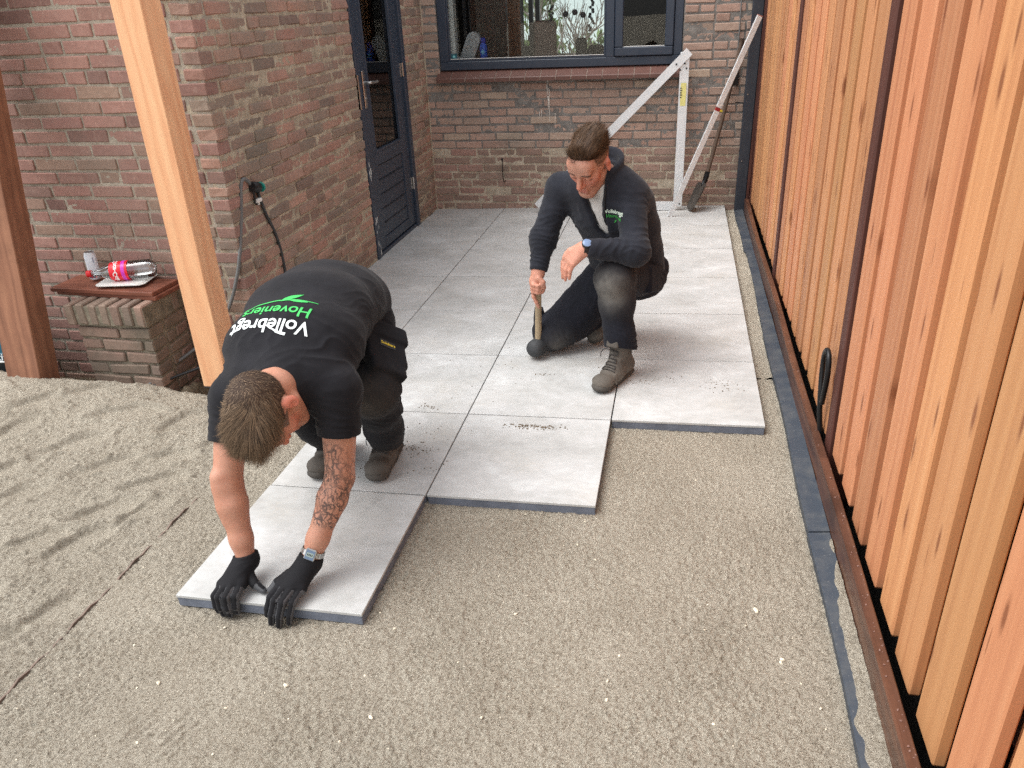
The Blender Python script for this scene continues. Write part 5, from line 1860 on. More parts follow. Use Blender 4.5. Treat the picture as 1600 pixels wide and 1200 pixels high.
def add_head(v, c, M, S=1.0):
    """c: middle of the head, M: frame (side, forward, up)"""
    c = np.array(c)
    W = lambda x, y, z: c + S * (M @ np.array((x, y, z)))
    v.ell(W(0, -.012, .034), np.array((.0745, .096, .086)) * S, M, .02)
    v.ell(W(0, .034, -.035), np.array((.053, .060, .078)) * S, M, .03)
    v.ell(W(0, .076, -.097), (.022 * S,) * 3, M, .03)
    for q in (-1, 1):
        v.cap(W(q * .052, .000, -.048), W(q * .019, .073, -.102), .017 * S, .015 * S, .022)
        v.ell(W(q * .042, .060, -.014), (.020 * S,) * 3, M, .022)
        v.ell(W(q * .0775, -.012, -.004), np.array((.010, .019, .032)) * S, M @ np.array(Euler((R(12), 0, R(-q * 22))).to_matrix()), .006)
    v.cap(W(-.036, .083, .027), W(.036, .083, .027), .012 * S, .012 * S, .018)
    v.ell(W(0, .070, .060), np.array((.055, .030, .035)) * S, M, .03)
    for q in (-1, 1):
        v.ell(W(q * .033, .101, .006), np.array((.017, .013, .011)) * S, M, .014, 'sub')
        v.ell(W(q * .032, .080, .007), (.0135 * S,) * 3, M, .004)
        v.ell(W(q * .087, -.004, -.002), np.array((.006, .010, .016)) * S, M, .004, 'sub')
    v.cap(W(0, .090, .020), W(0, .113, -.026), .0078 * S, .0125 * S, .012)
    for q in (-1, 1): v.ell(W(q * .0125, .100, -.031), (.0085 * S,) * 3, M, .006)
    v.cap(W(-.016, .091, -.0585), W(.016, .091, -.0585), .0062 * S, .0062 * S, .008)
    v.cap(W(-.015, .0915, -.0705), W(.015, .0915, -.0705), .0078 * S, .0078 * S, .007)
    v.cap(W(-.018, .103, -.0650), W(.018, .103, -.0650), .0030 * S, .0035 * S, .003, 'sub')


def head_tint(V, c, M, S, base, stubble=.35):
    """skin colours of the face: lips, brows, lids, beard shadow"""
    L = (V - np.array(c)) @ M / S
    x, y, z = np.abs(L[:, 0]), L[:, 1], L[:, 2]
    col = np.tile(np.array(base), (len(V), 1))
    def blend(w, cc): 
        nonlocal col
        col = col * (1 - w[:, None]) + np.array(cc)[:3] * w[:, None]
    near = (np.linalg.norm(L, axis=1) < .19).astype(float)
    blend(near * .45 * np.exp(-(((x - .045) / .028) ** 2 + ((z + .022) / .03) ** 2)) * (y > .03), s(206, 112, 92))
    blend(near * .4 * np.exp(-((x / .02) ** 2 + ((z + .024) / .02) ** 2)) * (y > .08), s(206, 116, 98))
    beard = near * sstep(-.035, -.055, z) * sstep(.0, .04, y) * stubble
    blend(beard, s(140, 102, 88))
    blend(near * sstep(.024, .015, x) * sstep(.0115, .006, np.abs(z + .0645)) * (y > .07) * .6, s(178, 92, 82))
    bz = .030 - (x - .03) * .10
    blend(near * sstep(.010, .016, x) * sstep(.056, .048, x) * sstep(.0062, .0035, np.abs(z - bz)) * (y > .05) * .85, s(70, 52, 42))
    blend(near * sstep(.016, .020, x) * sstep(.050, .045, x) * sstep(.0042, .0022, np.abs(z + .0015 - .0 * x)) * (y > .06) * .85, s(64, 44, 38))
    ear = near * sstep(.071, .078, x) * sstep(.03, .0, np.abs(y + .01) - .01) * sstep(.06, .03, np.abs(z))
    blend(ear * .5, s(214, 116, 98))
    return np.concatenate([col[:, :3], np.ones((len(V), 1))], 1)


def boot(parent, an, toe, heel, name='boot', lift=0.0, mats=('boot', 'boot_sole'), tongue=True, dustw=1.0, seed=0, tread_tilt=None):
    """work boot: an = ankle joint, toe and heel = ends of the sole on the ground"""
    an, toe, heel = (np.array(q, float) for q in (an, toe, heel))
    f = toe - heel; L = np.linalg.norm(f); f /= L
    up = np.array((0, 0, 1.0)); up = up - f * (up @ f); up /= np.linalg.norm(up)
    sd = np.cross(f, up)
    P = lambda a, b, c: heel + f * (a * L) + sd * b + up * c
    lo = np.minimum(np.minimum(toe, heel), an) - .12; hi = np.maximum(np.maximum(toe, heel), an) + .16
    v = Vol(lo, hi, .0036)
    v.ecap(P(.14, 0, .052), P(.55, 0, .047), .036, .036, .042, .034, sd, .02)
    v.ecap(P(.5, 0, .045), P(.84, 0, .040), .043, .034, .044, .026, sd, .02)
    v.ell(P(.86, 0, .042), (.044, .040, .030), np.stack([sd, f, up], 1), .02)
    sh = an + (an - (heel + f * .3 * L)) * .0
    v.cap(P(.22, 0, .07), an + up * .055, .041, .046, .03)
    v.cap(P(.58, 0, .055), P(.36, 0, .125), .034, .036, .03)
    v.chain([an + up * .062 + (np.cos(t) * f * .045 + np.sin(t) * sd * .043) for t in np.linspace(0, 2 * math.pi, 13)], [.010] * 13, .008)
    for a in (.70,): v.chain([P(a, -.046, .02), P(a - .02, -.035, .062), P(a - .03, 0, .074), P(a - .02, .035, .062), P(a, .046, .02)], [.005] * 5, .006)
    if tongue: v.rbox(an + up * .095 + f * .052, (.030, .010, .040), np.stack([sd, f * .95 + up * .2, up], 1), .008, .01)
    v.cut(P(0, 0, .022), -up)
    dust = lambda V: np.clip(dustw * (.35 + .65 * sstep(.10, .0, (V - heel) @ up)), 0, 1)
    ax = an - P(.3, 0, .02)
    o, V, F = garment(name, v, MAT[mats[0]], parent, [(P(.45, 0, .09), f + .5 * up, 60, .0035, .06), (P(.62, 0, .06), f, 70, .003, .04)], .0014, .0005, seed, 1, {'dust': dust})
    w = Vol(lo, hi, .004)
    w.ecap(P(.12, 0, .020), P(.5, 0, .018), .0375, .020, .0395, .018, sd, .012)
    w.ecap(P(.45, 0, .018), P(.86, 0, .020), .0395, .018, .0450, .020, sd, .012)
    w.ell(P(.88, 0, .024), (.0445, .0425, .022), np.stack([sd, f, up], 1), .012)
    w.cut(P(0, 0, .001), -up)
    garment('boot_sole', w, MAT[mats[1]], o, (), .0008, .0006, seed + 1, 1)
    # laces zigzag over the instep
    bv = BVHTree.FromPolygons([tuple(x) for x in V], [tuple(int(i) for i in q) for q in F])
    b = MB(); pts = []
    for k in range(7):
        t = k / 6
        c0 = P(.64, 0, .06) * (1 - t) + (an + f * .055 + up * .035) * t
        for q in ((-1, 1) if k % 2 == 0 else (1, -1)):
            p = c0 + sd * q * (.020 + .004 * t)
            hit = bv.find_nearest(Vector(p))
            pts.append(np.array(hit[0]) + np.array(hit[1]) * .0035)
    for a, c in zip(pts[:-1], pts[1:]):
        m = (a + c) / 2 + up * .002 + f * .003
        hit = bv.find_nearest(Vector(m)); m = np.array(hit[0]) + np.array(hit[1]) * .005
        b.tube([a, m, c], .0024, 6)
    e = pts[-1]
    for q in (-1, 1):
        b.tube(catmull([e, e + sd * q * .02 + f * .015 + up * .006, e + sd * q * .035 + f * .02 - up * .012, e + sd * q * .03 + f * .03 - up * .03], 5), .0019, 6)
    b.build('lace', MAT['lace'], o, smooth=True)
    return o


def watch(parent, c, axis, out, metal=True, R0=.034):
    """wrist watch: c wrist centre, axis along the forearm, out towards the dial"""
    ax = np.array(axis, float); ax /= np.linalg.norm(ax); ou = np.array(out, float); ou -= ax * (ou @ ax); ou /= np.linalg.norm(ou); sd = np.cross(ax, ou)
    Mx = Matrix([list(sd) + [0], list(ax) + [0], list(ou) + [0], [0, 0, 0, 1]]).transposed(); Mx.translation = Vector(c)
    root = empty('wristwatch'); root.matrix_world = Mx
    root.parent = parent
    b = MB()
    n = 26
    for k in range(n):
        a = 2 * math.pi * k / n; a2 = 2 * math.pi * (k + .86) / n
        V = []
        for q in (a, a2):
            for (r, y) in ((R0, -.009), (R0 + .0028, -.008), (R0 + .0028, .008), (R0, .009)): V.append((r * math.sin(q), y, r * math.cos(q)))
        b.add(V, [(0, 1, 5, 4), (1, 2, 6, 5), (2, 3, 7, 6), (3, 0, 4, 7), (0, 3, 2, 1), (4, 5, 6, 7)])
    o = b.build('strap', MAT['steel'] if metal else MAT['black'], root); o['kind'] = 'stuff'
    b = MB()
    if metal:
        b.box((-.016, -.0175, R0), (.016, .0175, R0 + .008), .003); b.build('case', MAT['steel'], root)
        b = MB(); b.box((-.0135, -.014, R0 + .0082), (.0135, .014, R0 + .0088), .0); b.build('dial', simple('watch_dial', s(96, 116, 140), .2), root)
        b = MB(); b.box((-.0105, -.006, R0 + .009), (.0105, .006, R0 + .0093)); d = b.build('display', simple('watch_lcd', s(150, 166, 160), .25), root)
        b = MB()
        for q in range(4): b.box((-.008 + q * .0045, -.003, R0 + .0094), (-.0055 + q * .0045, .003, R0 + .0096))
        b.build('digits', MAT['black'], root)
    else:
        b.lathe([(.0205, R0 - .004), (.0215, R0), (.0215, R0 + .007), (.019, R0 + .009)], 28); smooth_by_angle(b.build('case', MAT['black'], root))
        b = MB(); b.lathe([(.0185, R0 + .0091), (.0175, R0 + .0097), (.0005, R0 + .0099)], 28); smooth_by_angle(b.build('dial', simple('smart_dial', s(120, 142, 176), .12), root))
    return root


def wrap_text(parent, body, size, origin, ex, ey, ray, bvh, mat, bold=.0, off=.0020, maxl=.006, arc=0.0, name='lettering', shear=0.0, VF=None, spacing=1.0):
    """lay flat lettering on a surface: (x, y) -> origin + ex*x + ey*y, dropped along ray"""
    V, F = VF if VF is not None else text_mesh(body, size, bold=bold, shear=shear, spacing=spacing)
    V, F = split_long(V, F, maxl)
    W = []
    for v in V:
        x, y = v[0], v[1] - arc * v[0] ** 2
        p = Vector(origin) + Vector(ex) * x + Vector(ey) * y
        h = bvh.ray_cast(p, Vector(ray))
        if h[0] is None: h = bvh.find_nearest(p + Vector(ray) * .1)
        W.append(h[0] + h[1] * off)
    b = MB(); b.add(W, F)
    return b.build(name, mat, parent, smooth=True)
# ------------------------------------------------------------------ man bending over the front tile
def man_tiler():
    A = np.array
    spine = [(A((.872, .868, .610)), .158, .120), (A((.880, .745, .662)), .162, .110), (A((.896, .58, .676)), .176, .113), (A((.918, .41, .642)), .182, .112), (A((.938, .295, .598)), .152, .088)]
    side = A((1, .03, .04))
    hipL, hipR = A((.955, .860, .535)), A((.780, .865, .535))
    knL, knR = A((1.070, .590, .415)), A((.685, .60, .410))
    anL, anR = A((.990, .815, .10)), A((.772, .80, .10))
    shL, shR = A((1.090, .300, .560)), A((.768, .275, .535))
    elL, elR = A((1.082, .235, .305)), A((.752, .165, .300))
    wrL, wrR = A((1.000, .108, .082)), A((.797, .100, .076))
    nb = A((.946, .225, .612))
    hc = A((.970, .122, .594))
    HM = frame((.14, -.10, -1.0), (-.20, -1.0, .22))
    HS = 1.0
    lo, hi = (.50, -.14, -.06), (1.30, 1.12, .84)

    P3 = lambda *q: A(q, float)
    # ---- skin: the whole body in one surface
    v = Vol(lo, hi, .0042)
    add_torso(v, spine, side, -.012)
    for a, b in ((shL, elL), (shR, elR)): v.cap(spine[-1][0], a, .07, .055, .04)
    add_arm(v, shL, elL, wrL, s0=1.0); add_arm(v, shR, elR, wrR, s0=1.0)
    for sh, el, wr, q in ((shL, elL, wrL, 1), (shR, elR, wrR, -1)):          # biceps, elbow point and the muscles of the forearm
        fa = wr - el; ua = el - sh
        v.cap(sh + ua * .45 + P3(0, -.012, 0), sh + ua * .80 + P3(0, -.014, 0), .036, .030, .02)
        v.cap(sh + ua * .5 + P3(q * .010, .014, 0), sh + ua * .85 + P3(q * .006, .014, 0), .032, .026, .02)
        v.cap(el + P3(q * .012, -.016, .035), el + fa * .42 + P3(q * .013, -.010, 0), .025, .023, .016)
        v.cap(el + P3(-q * .014, .004, -.01), el + fa * .45 + P3(-q * .009, .004, 0), .026, .020, .016)
        v.ell(el + P3(0, .030, .005), (.020, .020, .024), None, .012)
    add_leg(v, hipL, knL, anL, -.012); add_leg(v, hipR, knR, anR, -.012)
    v.chain([spine[-1][0], nb, hc + HM @ A((0, -.035, -.05))], [.075, .060, .056], .03)
    add_head(v, hc, HM, HS)
    base = s(184, 136, 114)[:3]
    def tint(V):
        c = head_tint(V, hc, HM, HS, base, .2)
        L = (V - hc) @ HM
        scalp = (L[:, 2] > .005) & (np.linalg.norm(L, axis=1) < .16) & ~((L[:, 1] > .05) | ((np.abs(L[:, 0]) > .07) & (L[:, 1] > -.035) & (L[:, 2] < .03)))
        c[scalp, :3] = s(104, 86, 74)[:3]
        return c
    def ink(V):
        ax = wrL - elL; t = ((V - elL) @ ax) / (ax @ ax)
        d = np.linalg.norm(V - (elL + np.clip(t, -1.2, 1)[:, None] * ax), axis=1)
        upper = (np.linalg.norm(V - (shL + elL) / 2, axis=1) < .12)
        w = sstep(-.42, -.30, t) * sstep(.58, .54, t) * (d < .09) * (V[:, 0] > .96)
        front = sstep(.03, -.015, (V[:, 0] - elL[0]) * .6 + (V[:, 1] - elL[1]) * .35 - .012)
        return w * (.30 + .70 * front)
    body, BV, BF = garment('person', v, MAT['skin'], None, (), .0008, .0, 5, 2, {'tint': tint, 'ink': ink})
    tag(body, 'man in black T-shirt and gloves crouching to push a tile into place', 'person')

    # ---- T-shirt
    v = Vol(lo, hi, .0046)
    add_torso(v, spine, side, .020, .06)
    v.ecap(spine[0][0] + (0, .02, .0), spine[0][0] + (0, .085, -.03), .150, .125, .135, .10, side, .05)
    sv = Vol(lo, hi, .0046)
    for sh, el in ((shL, elL), (shR, elR)):
        v.cap(spine[-1][0] + (0, .03, .01), sh, .080, .066, .05)
        e = sh + (el - sh) * .62
        ax = (el - sh) / np.linalg.norm(el - sh)
        sv.cap(sh, e, .068, .064, .03)
        sv.cut(sh + (el - sh) * .50, ax, .004, np.minimum(sh, el) - .14, np.maximum(sh, el) + .14)
        sv.cap(sh + (el - sh) * .38, sh + (el - sh) * .9, .052, .052, .004, 'sub')
    kk = .03; hh = np.clip(.5 + .5 * (v.d - sv.d) / kk, 0, 1); v.d = v.d * (1 - hh) + sv.d * hh - kk * hh * (1 - hh)
    nd = (hc - nb); nd = nd / np.linalg.norm(nd)
    cv = Vol(lo, hi, .0046)
    cv.cap(spine[-1][0] + (0, .01, .02), nb + nd * .062, .082, .074, .03)
    cv.cut(nb + nd * .046, nd + A((0, -.3, .25)), .004)
    kk = .03; hh = np.clip(.5 + .5 * (v.d - cv.d) / kk, 0, 1); v.d = v.d * (1 - hh) + cv.d * hh - kk * hh * (1 - hh)
    v.cap(nb + nd * .034, nb + nd * .12, .0625, .0625, .006, 'sub')
    v.chain([nb + nd * .044 + A((math.cos(t) * .069, math.sin(t) * .030, math.sin(t) * .058)) for t in np.linspace(0, 2 * math.pi, 25)], [.0065] * 25, .006)
    sp = [((.90, .34, .69), (1, .4, 0), 26, .010, .10), ((.80, .36, .63), (.7, 1, 0), 22, .012, .10), ((1.03, .36, .66), (-.7, 1, 0), 22, .014, .11), ((1.09, .28, .48), (.2, .3, 1), 30, .012, .09),
          ((.76, .26, .46), (.1, .2, 1), 30, .010, .09), ((1.00, .66, .62), (-.6, 1, .4), 18, .010, .14), ((.78, .62, .62), (.6, 1, .2), 18, .007, .13), ((.99, .24, .62), (1, -.5, .3), 34, .010, .06), ((1.04, .50, .56), (-.3, 1, .5), 22, .014, .12)]
    shirt, SV, SF = garment('t_shirt', v, MAT['shirt_black'], body, sp, .0022, .0, 9, 2)
    bv = BVHTree.FromPolygons([tuple(x) for x in SV], [tuple(int(i) for i in q) for q in SF])
    # ---- print on the back
    white = simple('shirt_print_white', s(228, 236, 234), .7); green = simple('shirt_print_green', s(62, 186, 92), .7)
    ht = bv.ray_cast(Vector((.900, .340, 1.0)), Vector((0, 0, -1)))
    nr = (ht[1] + Vector((0, 0, .4))).normalized()
    ey = Vector((.03, -1, 0)); ey = (ey - nr * ey.dot(nr)).normalized(); ex = ey.cross(nr).normalized()
    o0 = ht[0] + nr * .3; dn = tuple(-nr)
    wrap_text(shirt, 'Vollebregt', .060, o0 + ey * .026, ex, ey, dn, bv, white, bold=.0009, arc=.35)
    wrap_text(shirt, 'Hoveniers', .053, o0 - ey * .028 - ex * .004, ex, ey, dn, bv, green, bold=.0008, arc=.35)
    def ribbon(pts, ws):
        P = [A(p) for p in pts]; V = []; F = []
        for i, p in enumerate(P):
            t = P[min(i + 1, len(P) - 1)] - P[max(i - 1, 0)]; t /= np.linalg.norm(t); n_ = A((-t[1], t[0]))
            V += [tuple(p + n_ * ws[i]) + (0,), tuple(p - n_ * ws[i]) + (0,)]
        for i in range(len(P) - 1): F.append((2 * i, 2 * i + 1, 2 * i + 3, 2 * i + 2))
        T2 = []
        for f in F: T2 += [(f[0], f[1], f[2]), (f[0], f[2], f[3])]
        return A(V), T2
    st = [(.118 - .235 * t, -.046 - .036 * math.sin(t * math.pi * .62)) for t in np.linspace(0, 1, 24)]
    wrap_text(shirt, '', 0, o0, ex, ey, dn, bv, green, VF=ribbon(st, [.0012 + .0022 * math.sin(i / 23 * math.pi) for i in range(24)]), name='stem_print')
    def leaf(p, ang, L, w):
        ts = np.linspace(0, 1, 12)
        return ribbon([(p[0] + L * t * math.cos(ang), p[1] + L * t * math.sin(ang)) for t in ts], [w * math.sin(math.pi * t ** .85) + .0004 for t in ts])
    wrap_text(shirt, '', 0, o0, ex, ey, dn, bv, green, VF=leaf((-.005, -.080), R(-146), .064, .0105), name='leaf_print')
    wrap_text(shirt, '', 0, o0, ex, ey, dn, bv, green, VF=leaf((-.03, -.080), R(176), .058, .0075), name='leaf_print')
    wrap_text(shirt, '', 0, o0, ex, ey, dn, bv, white, VF=ribbon([(-.066 + .075 * t, .053 - .011 * t - .019 * t * t) for t in np.linspace(0, 1, 10)], [.0042 - .0034 * t for t in np.linspace(0, 1, 10)]), name='swoosh_print')

    # ---- trousers
    v = Vol(lo, hi, .0052)
    v.ecap(spine[0][0] + (0, .03, -.03), spine[1][0] + (0, .02, -.03), .150, .112, .148, .095, side, .05)
    for hip, kn, an in ((hipL, knL, anL), (hipR, knR, anR)):
        add_leg(v, hip, kn, an + (an - kn) * .06, .020)
        v.ell(kn + (0, -.012, .0), (.078, .080, .078), None, .03)
        v.cap(an + (kn - an) * .05, an + (kn - an) * .25, .062, .070, .03)
        v.cut(an + (0, 0, -.028), (0, 0, -1))
    ot = (knL - hipL) / np.linalg.norm(knL - hipL)
    M = np.stack([A((.80, -.30, .60)) / np.linalg.norm(A((.80, -.30, .60))), ot, np.cross(A((.80, -.30, .60)), ot)], 1)
    M[:, 2] /= np.linalg.norm(M[:, 2])
    M[:, 0] = np.cross(M[:, 1], M[:, 2])
    pc = hipL + (knL - hipL) * .60 + M[:, 0] * .084
    v.rbox(pc, (.024, .088, .078), M, .010, .006)
    v.rbox(pc - ot * .058 + M[:, 0] * .014, (.018, .040, .086), M, .007, .003)
    v.rbox(pc + ot * .085 + M[:, 0] * .004, (.020, .050, .066), M, .008, .004)
    v.rbox(hipL + (knL - hipL) * .93 + M[:, 0] * .066 + (0, 0, -.03), (.018, .045, .060), M, .012, .008)
    sp = [(knL + (0, .03, -.07), (0, .3, 1), 26, .012, .09), (knL, (.2, 1, .2), 24, .008, .10), (anL + (0, 0, .10), (0, 0, 1), 28, .012, .10), (hipL, (.4, 1, 0), 20, .008, .13), (knR, (0, 1, 1), 24, .010, .10), (anR + (0, 0, .08), (0, 0, 1), 28, .012, .10), (knL + (.05, .08, -.12), (0, .6, 1), 22, .012, .08)]
    dust = lambda V: np.clip(np.exp(-((V - (knL + A((0, -.06, 0)))) ** 2).sum(1) / .07 ** 2) * .5 + .12 * sstep(.2, .05, V[:, 2]), 0, 1)
    tr, TV, TF = garment('trousers', v, MAT['trousers'], body, sp, .0030, .0, 15, 2, {'dust': dust})
    # maker's patch on the pocket flap
    tb = BVHTree.FromPolygons([tuple(x) for x in TV], [tuple(int(i) for i in q) for q in TF])
    px = Vector(M[:, 2]) * -1.0; py = Vector(-ot)
    pcen = Vector(pc + ot * .010)
    b = MB(); rows = []
    VV, FF = split_long([(-.030, -.015, 0), (.030, -.015, 0), (.030, .015, 0), (-.030, .015, 0)], [(0, 1, 2), (0, 2, 3)], .012)
    if px.dot(Vector((0, 0, 0)) + Vector(cam.matrix_world.to_3x3() @ Vector((1, 0, 0)))) < 0: px = -px
    if py.dot(Vector(cam.matrix_world.to_3x3() @ Vector((0, 1, 0)))) < 0: py = -py
    og = pcen + Vector(M[:, 0]) * .15
    wrap_text(tr, '', 0, og, px, py, -Vector(M[:, 0]), tb, simple('patch_dark', s(38, 42, 44), .6), VF=(VV, FF), off=.0015, name='pocket_patch')
    wrap_text(tr, 'Snickers', .017, og, px, py, -Vector(M[:, 0]), tb, simple('patch_yellow', s(228, 204, 60), .6), bold=.0004, off=.0030, shear=.2)

    # ---- boots
    boot(body, anL, (.992, .648, .0), (.985, .925, .0), seed=3, dustw=.35)
    boot(body, anR, (.762, .640, .0), (.790, .915, .0), seed=6, dustw=.35)

    # ---- gloved hands gripping the front edge of the tile
    def glove(wr, kn, pips, tips, thumb, el, seed):
        lo2 = np.min([wr] + tips + [thumb[-1]], 0) - .06; hi2 = np.max([wr] + tips + [thumb[-1]], 0) + .07
        g = Vol(lo2, hi2, .0027)
        pc_ = np.mean(kn, 0)
        for q in kn: g.cap(wr, q, .0285, .0150, .022)
        g.cap(kn[0], kn[3], .0155, .0135, .012)
        rr_ = (.0112, .0118, .0112, .0100)
        fing = Vol(lo2, hi2, .0027)
        for q, p, t, r in zip(kn, pips, tips, rr_):
            m = p * .45 + t * .55 + (p - q) * .10
            g.chain([q, p, m, t], [r * 1.18, r * 1.04, r * .97, r * .86], .0035)
        g.chain(thumb, [.0165, .0135, .0105], .006)
        ax = (wr - el); ax = ax / np.linalg.norm(ax)
        g.cap(wr, wr - ax * .020, .0315, .0325, .01)
        cf = wr - ax * .020
        u = np.cross(ax, A((0, 1, .2))); u /= np.linalg.norm(u); w_ = np.cross(ax, u)
        g.chain([cf + (u * math.cos(t) + w_ * math.sin(t)) * .0325 for t in np.linspace(0, 2 * math.pi, 17)], [.0052] * 17, .003)
        g.cut(cf, -ax, .003)
        g.cap(cf - ax * .02, cf + ax * .012, .0275, .0275, .003, 'sub')
        o, GV, GF = garment('glove', g, [MAT['glove'], MAT['glove_palm']], body, [(wr, ax, 90, .0022, .05), (pc_ * .6 + wr * .4, ax, 50, .0015, .05)], .0010, .0003, seed, 1)
        # rubber coating on finger sides and undersides
        C = GV[GF].mean(1); N = np.cross(GV[GF[:, 2]] - GV[GF[:, 0]], GV[GF[:, 3]] - GV[GF[:, 1]]); N /= np.linalg.norm(N, axis=1, keepdims=True) + 1e-12
        fw = sstep(.004, -.02, (C - pc_) @ A((0, 1, .4)))
        th = sstep(.045, .02, np.linalg.norm(C - thumb[-1], axis=1))
        mi = ((fw > .5) & (np.abs(N[:, 0]) > .62)) | ((th > .6) & (N[:, 2] < .75)) | ((fw > .5) & (N[:, 2] < -.2))
        o.data.polygons.foreach_set('material_index', mi.astype(np.int32)); o.data.update()
        return o
    P = lambda *q: A(q, float)
    glove(wrR, [P(.812, .030, .043), P(.790, .018, .046), P(.767, .018, .043), P(.746, .030, .036)],
          [P(.815, -.014, .036), P(.790, -.024, .038), P(.764, -.022, .034), P(.742, -.012, .028)],
          [P(.812, -.020, -.018), P(.791, -.026, -.026), P(.768, -.024, -.028), P(.748, -.018, -.024)],
          [P(.812, .072, .052), P(.842, .048, .032), P(.872, .040, .018)], elR, 3)
    glove(wrL, [P(.935, .040, .048), P(.956, .028, .052), P(.978, .026, .050), P(1.000, .036, .042)],
          [P(.922, -.006, .038), P(.944, -.022, .040), P(.968, -.024, .038), P(.994, -.014, .032)],
          [P(.910, -.022, -.014), P(.930, -.040, -.026), P(.954, -.044, -.030), P(.982, -.034, -.026)],
          [P(.945, .080, .055), P(.912, .060, .036), P(.892, .046, .018)], elL, 4)
    axL = (wrL - elL) / np.linalg.norm(wrL - elL)
    watch(body, wrL - axL * .032, axL, (.25, -.75, .5), True, .0320)

    # ---- hair: short at the sides, longer on top, growing from a whorl
    hv = Vol(hc - .17, hc + .17, .0034)
    W = lambda x, y, z: hc + HM @ A((x, y, z))
    hv.ell(W(0, -.016, .038), (.0760, .099, .089), HM, .01)
    hv.ell(W(0, .030, .085), (.060, .062, .042), HM, .02)
    hv.ell(W(.0, .080, -.070), (.16, .085, .115), HM, .012, 'sub')
    for q in (-1, 1): hv.ell(W(q * .085, .002, -.030), (.03, .036, .05), HM, .01, 'sub')
    hv.cut(W(0, -.02, -.062), -HM[:, 2] - .25 * HM[:, 1], .01)
    hair, HV, HF = garment('hair', hv, MAT['hair'], body, (), .002, .001, 3, 2)
    HN = vert_normals(HV, HF)
    L = (HV - hc) @ HM
    rg = np.random.default_rng(5)
    w = (L[:, 2] > -.065)
    pool = np.argwhere(w).ravel()
    pick = rg.choice(pool, 21000)
    base_p = HV[pick] + rg.normal(0, .0022, (len(pick), 3)); nn = HN[pick]
    Lp = (base_p - hc) @ HM
    wh = A((.010, -.072, .088))                        # whorl at the back of the crown
    dl = Lp - wh
    sw = np.stack([dl[:, 1] * -.9, dl[:, 0] * .9, 0 * dl[:, 0]], 1)
    flow = dl + sw + A((-.030, .055, .0)) * sstep(.02, .06, Lp[:, 2])[:, None]
    flow /= np.linalg.norm(flow, axis=1, keepdims=True)
    flow += rg.normal(0, .09, flow.shape)
    cl = np.stack([vnoise(Lp[:, 0] * 110, Lp[:, 1] * 110, Lp[:, 2] * 110, q) for q in (1, 2, 3)], 1)
    cl2 = np.stack([vnoise(Lp[:, 0] * 34 + 5, Lp[:, 1] * 34, Lp[:, 2] * 34, q) for q in (4, 5, 6)], 1)
    flow += .30 * cl + .55 * cl2 * sstep(.02, .07, Lp[:, 2])[:, None]
    dw = flow @ HM.T
    dw -= nn * (dw * nn).sum(1, keepdims=True); dw /= np.linalg.norm(dw, axis=1, keepdims=True)
    top = sstep(.035, .075, Lp[:, 2]) * sstep(-.075, -.01, Lp[:, 1])
    ln = (.008 + .058 * top) * rg.uniform(.7, 1.2, len(pick)) 
    strands('hair_strands', base_p - nn * .002, dw, ln, hair, hair_strand_mat('hair_strand_brown', s(50, 39, 31), s(122, 101, 80)), .0010, 6, None, {'n': nn, 'l': .22 + .12 * top}, 1)
    return body


man_tiler()
